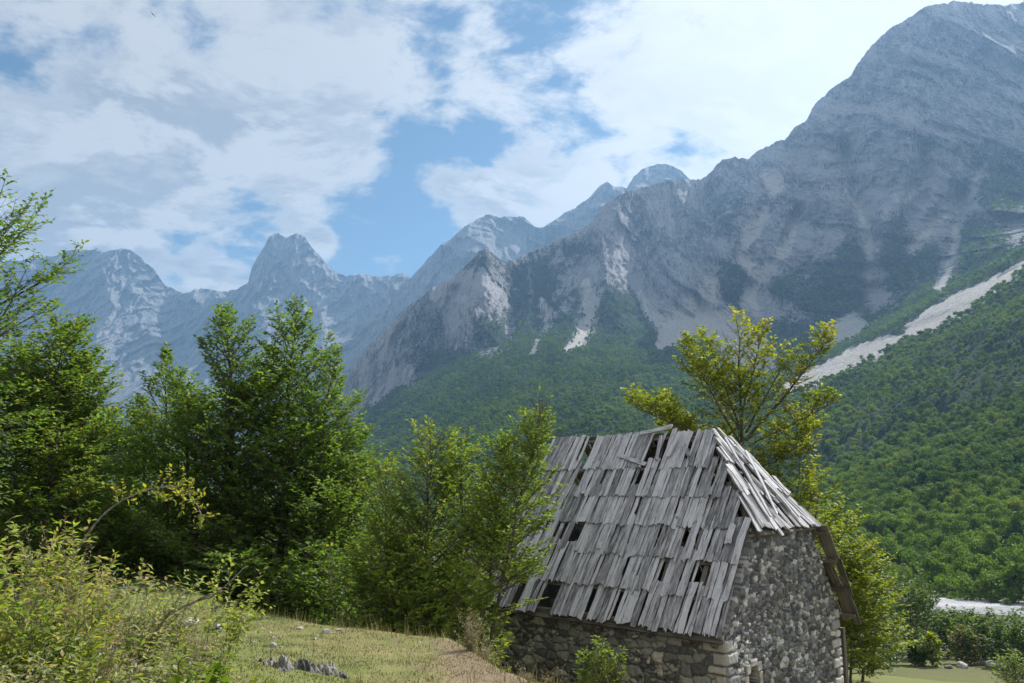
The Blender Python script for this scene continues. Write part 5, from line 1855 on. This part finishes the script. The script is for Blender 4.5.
# ------------------------------------------------------------------ stones
def stone(name, label, c, size, mat, seed, cat='stone', group=None, rough=.35, sub=3):
    import bmesh
    rng = np.random.default_rng(seed)
    bm = bmesh.new()
    bmesh.ops.create_icosphere(bm, subdivisions=sub, radius=1)
    bm.verts.ensure_lookup_table()
    v = np.array([p.co[:] for p in bm.verts])
    cuts = unit(rng.normal(0, 1, (9, 3)))
    off = rng.uniform(.55, .9, 9)
    for n_, o_ in zip(cuts, off):                    # planed facets
        d = v @ n_ - o_
        v = v - np.where(d > 0, d, 0)[:, None] * n_ * .9
    v *= (1 + rough * .35 * fbm(v[:, 0] * 2.5 + seed, v[:, 1] * 2.5 + v[:, 2] * 1.7, 4, seed % 50))[:, None]
    v *= np.array(size) / 2
    for p, q in zip(bm.verts, v):
        p.co = q
    me = bpy.data.meshes.new(name)
    bm.to_mesh(me)
    bm.free()
    me.materials.append(mat)
    o = bpy.data.objects.new(name, me)
    o.location = [float(k) for k in c]
    o.rotation_euler = (0, 0, rng.uniform(0, 6.28))
    COL.objects.link(o)
    tag(o, label, cat, group)
    return o


def on_ground(px, py):
    """where the ray of a pixel meets the near ground"""
    r, fy, fz = ray(px, py)
    d = np.array([float(r), float(fy), float(fz)])
    t = np.linspace(3, 140, 6000)
    p = d[None] * t[:, None]
    g = ground_z(p[:, 0], p[:, 1])
    i = int(np.argmax(p[:, 2] < g))
    return p[i]


SOLO = [(326, 634, .13, .10, .09, M_STONE, 'roundest pale stone, alone on the grass below the beech'), (273, 648, .12, .10, .08, M_STONE, 'pale stone on top of the dark rock outcrop end'), (300, 629, .13, .09, .05, M_STONE, 'flat pale stone near the terrace edge'),
        (188, 624, .30, .2, .13, M_STONE, 'wide pale stone half hidden behind the shrubs'), (218, 629, .15, .12, .10, M_STONE, 'pale stone beside the wide pale stone'), (238, 624, .15, .11, .09, M_DARKSTONE, 'dark stone right of the lime green sprig shrub'),
        (214, 609, .17, .13, .1, M_DARKSTONE, 'dark stone at the far edge of the grass'), (130, 590, .36, .24, .13, M_STONE, 'long pale stone behind the weed bank'), (108, 597, .34, .26, .2, M_STONE, 'pale block behind the weed bank'), (338, 630, .13, .07, .03, M_STONE, 'thin flat pale stone right of the roundest stone'),
        (32, 628, .16, .14, .12, M_STONE, 'pale stone deep in the weed bank at the left')]
for i, (px, py, a, b, c, mt, lb) in enumerate(SOLO):
    p = on_ground(px, py)
    stone('stone', lb, p + np.array([0, 0, c * .22]), (a, b, c), mt, 300 + i)
rs = random.Random(8)
for i in range(24):
    px, py = rs.uniform(232, 345), rs.uniform(607, 645)
    if rs.random() < .3:
        px, py = rs.uniform(240, 520), rs.uniform(612, 680)
    p = on_ground(px, py)
    if not 5 < p[1] < 20:
        continue
    s = rs.uniform(.02, .06)
    stone('pebble', 'small pale pebble lying loose on the short turf', p + np.array([0, 0, s * .15]), (s * 1.3, s, s * .7), M_STONE, 330 + i, 'stone', 'small pebbles scattered on the turf', sub=2)


def outcrop():
    a0, a1 = on_ground(262, 663), on_ground(344, 676)
    ex = unit((a1 - a0) * [1, 1, 0])
    ey = np.array([-ex[1], ex[0], 0])
    L = np.linalg.norm((a1 - a0)[:2])
    n, m_ = 150, 60
    T, S = np.meshgrid(np.linspace(-.08, 1.08, n), np.linspace(-1, 1, m_), indexing='ij')
    P = a0 + ex * (T * L)[..., None] + ey * (S * .34)[..., None]
    body = fbm(T * 5 + 3, S * 1.6, 4, 9) + .28 - 1.1 * np.abs(S + .25 * np.sin(T * 7)) ** 2 - 1.6 * np.clip(np.abs(T - .5) - .36, 0, 1)
    blocks = ridged(T * 13, S * 4.0, 4, 12)
    h = .11 * sstep(body, 0, .6) * (.35 + .9 * blocks * (1.2 - .5 * T)) + .02 * fbm(T * 40, S * 12, 3, 14) * (body > 0)
    P[..., 2] = ground_z(P[..., 0], P[..., 1]) - .035 + h + .03 * (body > .02)
    P[..., :2] += (.03 * fbm(T * 18, S * 6, 3, 15))[..., None] * ey[:2]
    o = mesh_obj('rock_outcrop', P.reshape(-1, 3), grid_faces(n, m_)[:, ::-1].copy(), M_DARKSTONE, None, None, False, origin=a0)
    tag(o, 'low dark craggy rock outcrop breaking through the turf at the bottom', 'rock')


outcrop()
for i, (px, py, a, b, c, mt, lb) in enumerate([(928, 646, 3.0, 2.0, 1.4, M_STONE, 'left of the two big pale boulders under the valley trees'), (943, 652, 4.4, 2.6, 1.6, M_STONE, 'right and longer of the two big pale boulders under the valley trees'),
                                               (963, 668, 1.7, 1.2, .9, M_STONE, 'lone grey boulder in the open meadow'), (994, 667, 2.2, 1.4, .9, M_STONE, 'pale boulder at the right meadow edge'), (948, 668, .9, .7, .5, M_DARKSTONE, 'small dark stone left of the lone meadow boulder'), (984, 664, 1.3, 1, .7, M_STONE, 'smaller pale stone beside the right meadow boulder')]):
    p = on_ground(px, py)
    stone('boulder', lb, p + np.array([0, 0, c * .2]), (a, b, c), mt, 400 + i, 'boulder')


# ------------------------------------------------------------------ a bird high in the sky
def bird():
    import bmesh
    c = at(153, 14.5, 150.0)
    v = [(0, .30, 0), (.05, .18, .03), (.06, 0, .03), (.03, -.2, .02), (.07, -.36, .0), (-.07, -.36, 0), (-.03, -.2, .02), (-.06, 0, .03), (-.05, .18, .03), (0, .05, -.06), (0, -.15, -.05),
         (.38, .10, .12), (.42, -.04, .12), (.80, -.10, .04), (-.38, .10, .12), (-.42, -.04, .12), (-.80, -.10, .04)]
    f = [(0, 1, 8), (1, 2, 7, 8), (2, 3, 6, 7), (3, 4, 5, 6), (0, 9, 1), (0, 8, 9), (1, 9, 2), (8, 7, 9), (2, 9, 10, 3), (7, 6, 10, 9), (3, 10, 4), (6, 5, 10), (4, 10, 5),
         (1, 11, 12, 2), (11, 13, 12), (8, 7, 15, 14), (14, 15, 16)]
    m, nt, out = new_mat('dark_feathers')
    principled(nt, out, (.03, .028, .025), .8)
    o = mesh_obj('bird', np.array(v) * 1.0, f, m, None)
    o.location = [float(k) for k in c]
    o.rotation_euler = (rad(8), rad(28), rad(60))
    tag(o, 'dark bird gliding high below the clouds', 'bird')


bird()


# ------------------------------------------------------------------ the air
def build_haze():
    import bmesh
    me = bpy.data.meshes.new('haze')
    bm = bmesh.new()
    x0, x1, y0, y1, z0, z1 = -7000, 7000, -300, 6600, -31, 1800
    vs = [bm.verts.new(p) for p in ((x0, y0, z0), (x1, y0, z0), (x1, y1, z0), (x0, y1, z0), (x0, y0, z1), (x1, y0, z1), (x1, y1, z1), (x0, y1, z1))]
    for f in ((3, 2, 1, 0), (4, 5, 6, 7), (0, 1, 5, 4), (1, 2, 6, 5), (2, 3, 7, 6), (3, 0, 4, 7)):
        bm.faces.new([vs[i] for i in f])
    bm.to_mesh(me)
    m = bpy.data.materials.new('air')
    m.use_nodes = True
    nt = m.node_tree
    nt.nodes.clear()
    out = N(nt, 'ShaderNodeOutputMaterial')
    v = N(nt, 'ShaderNodeVolumePrincipled')
    v.inputs['Color'].default_value = (.38, .645, 1.0, 1)
    v.inputs['Density'].default_value = HAZE_DENSITY
    v.inputs['Anisotropy'].default_value = 0.35
    nt.links.new(v.outputs[0], out.inputs['Volume'])
    me.materials.append(m)
    o = bpy.data.objects.new('haze', me)
    COL.objects.link(o)
    tag(o, kind='stuff')


build_haze()
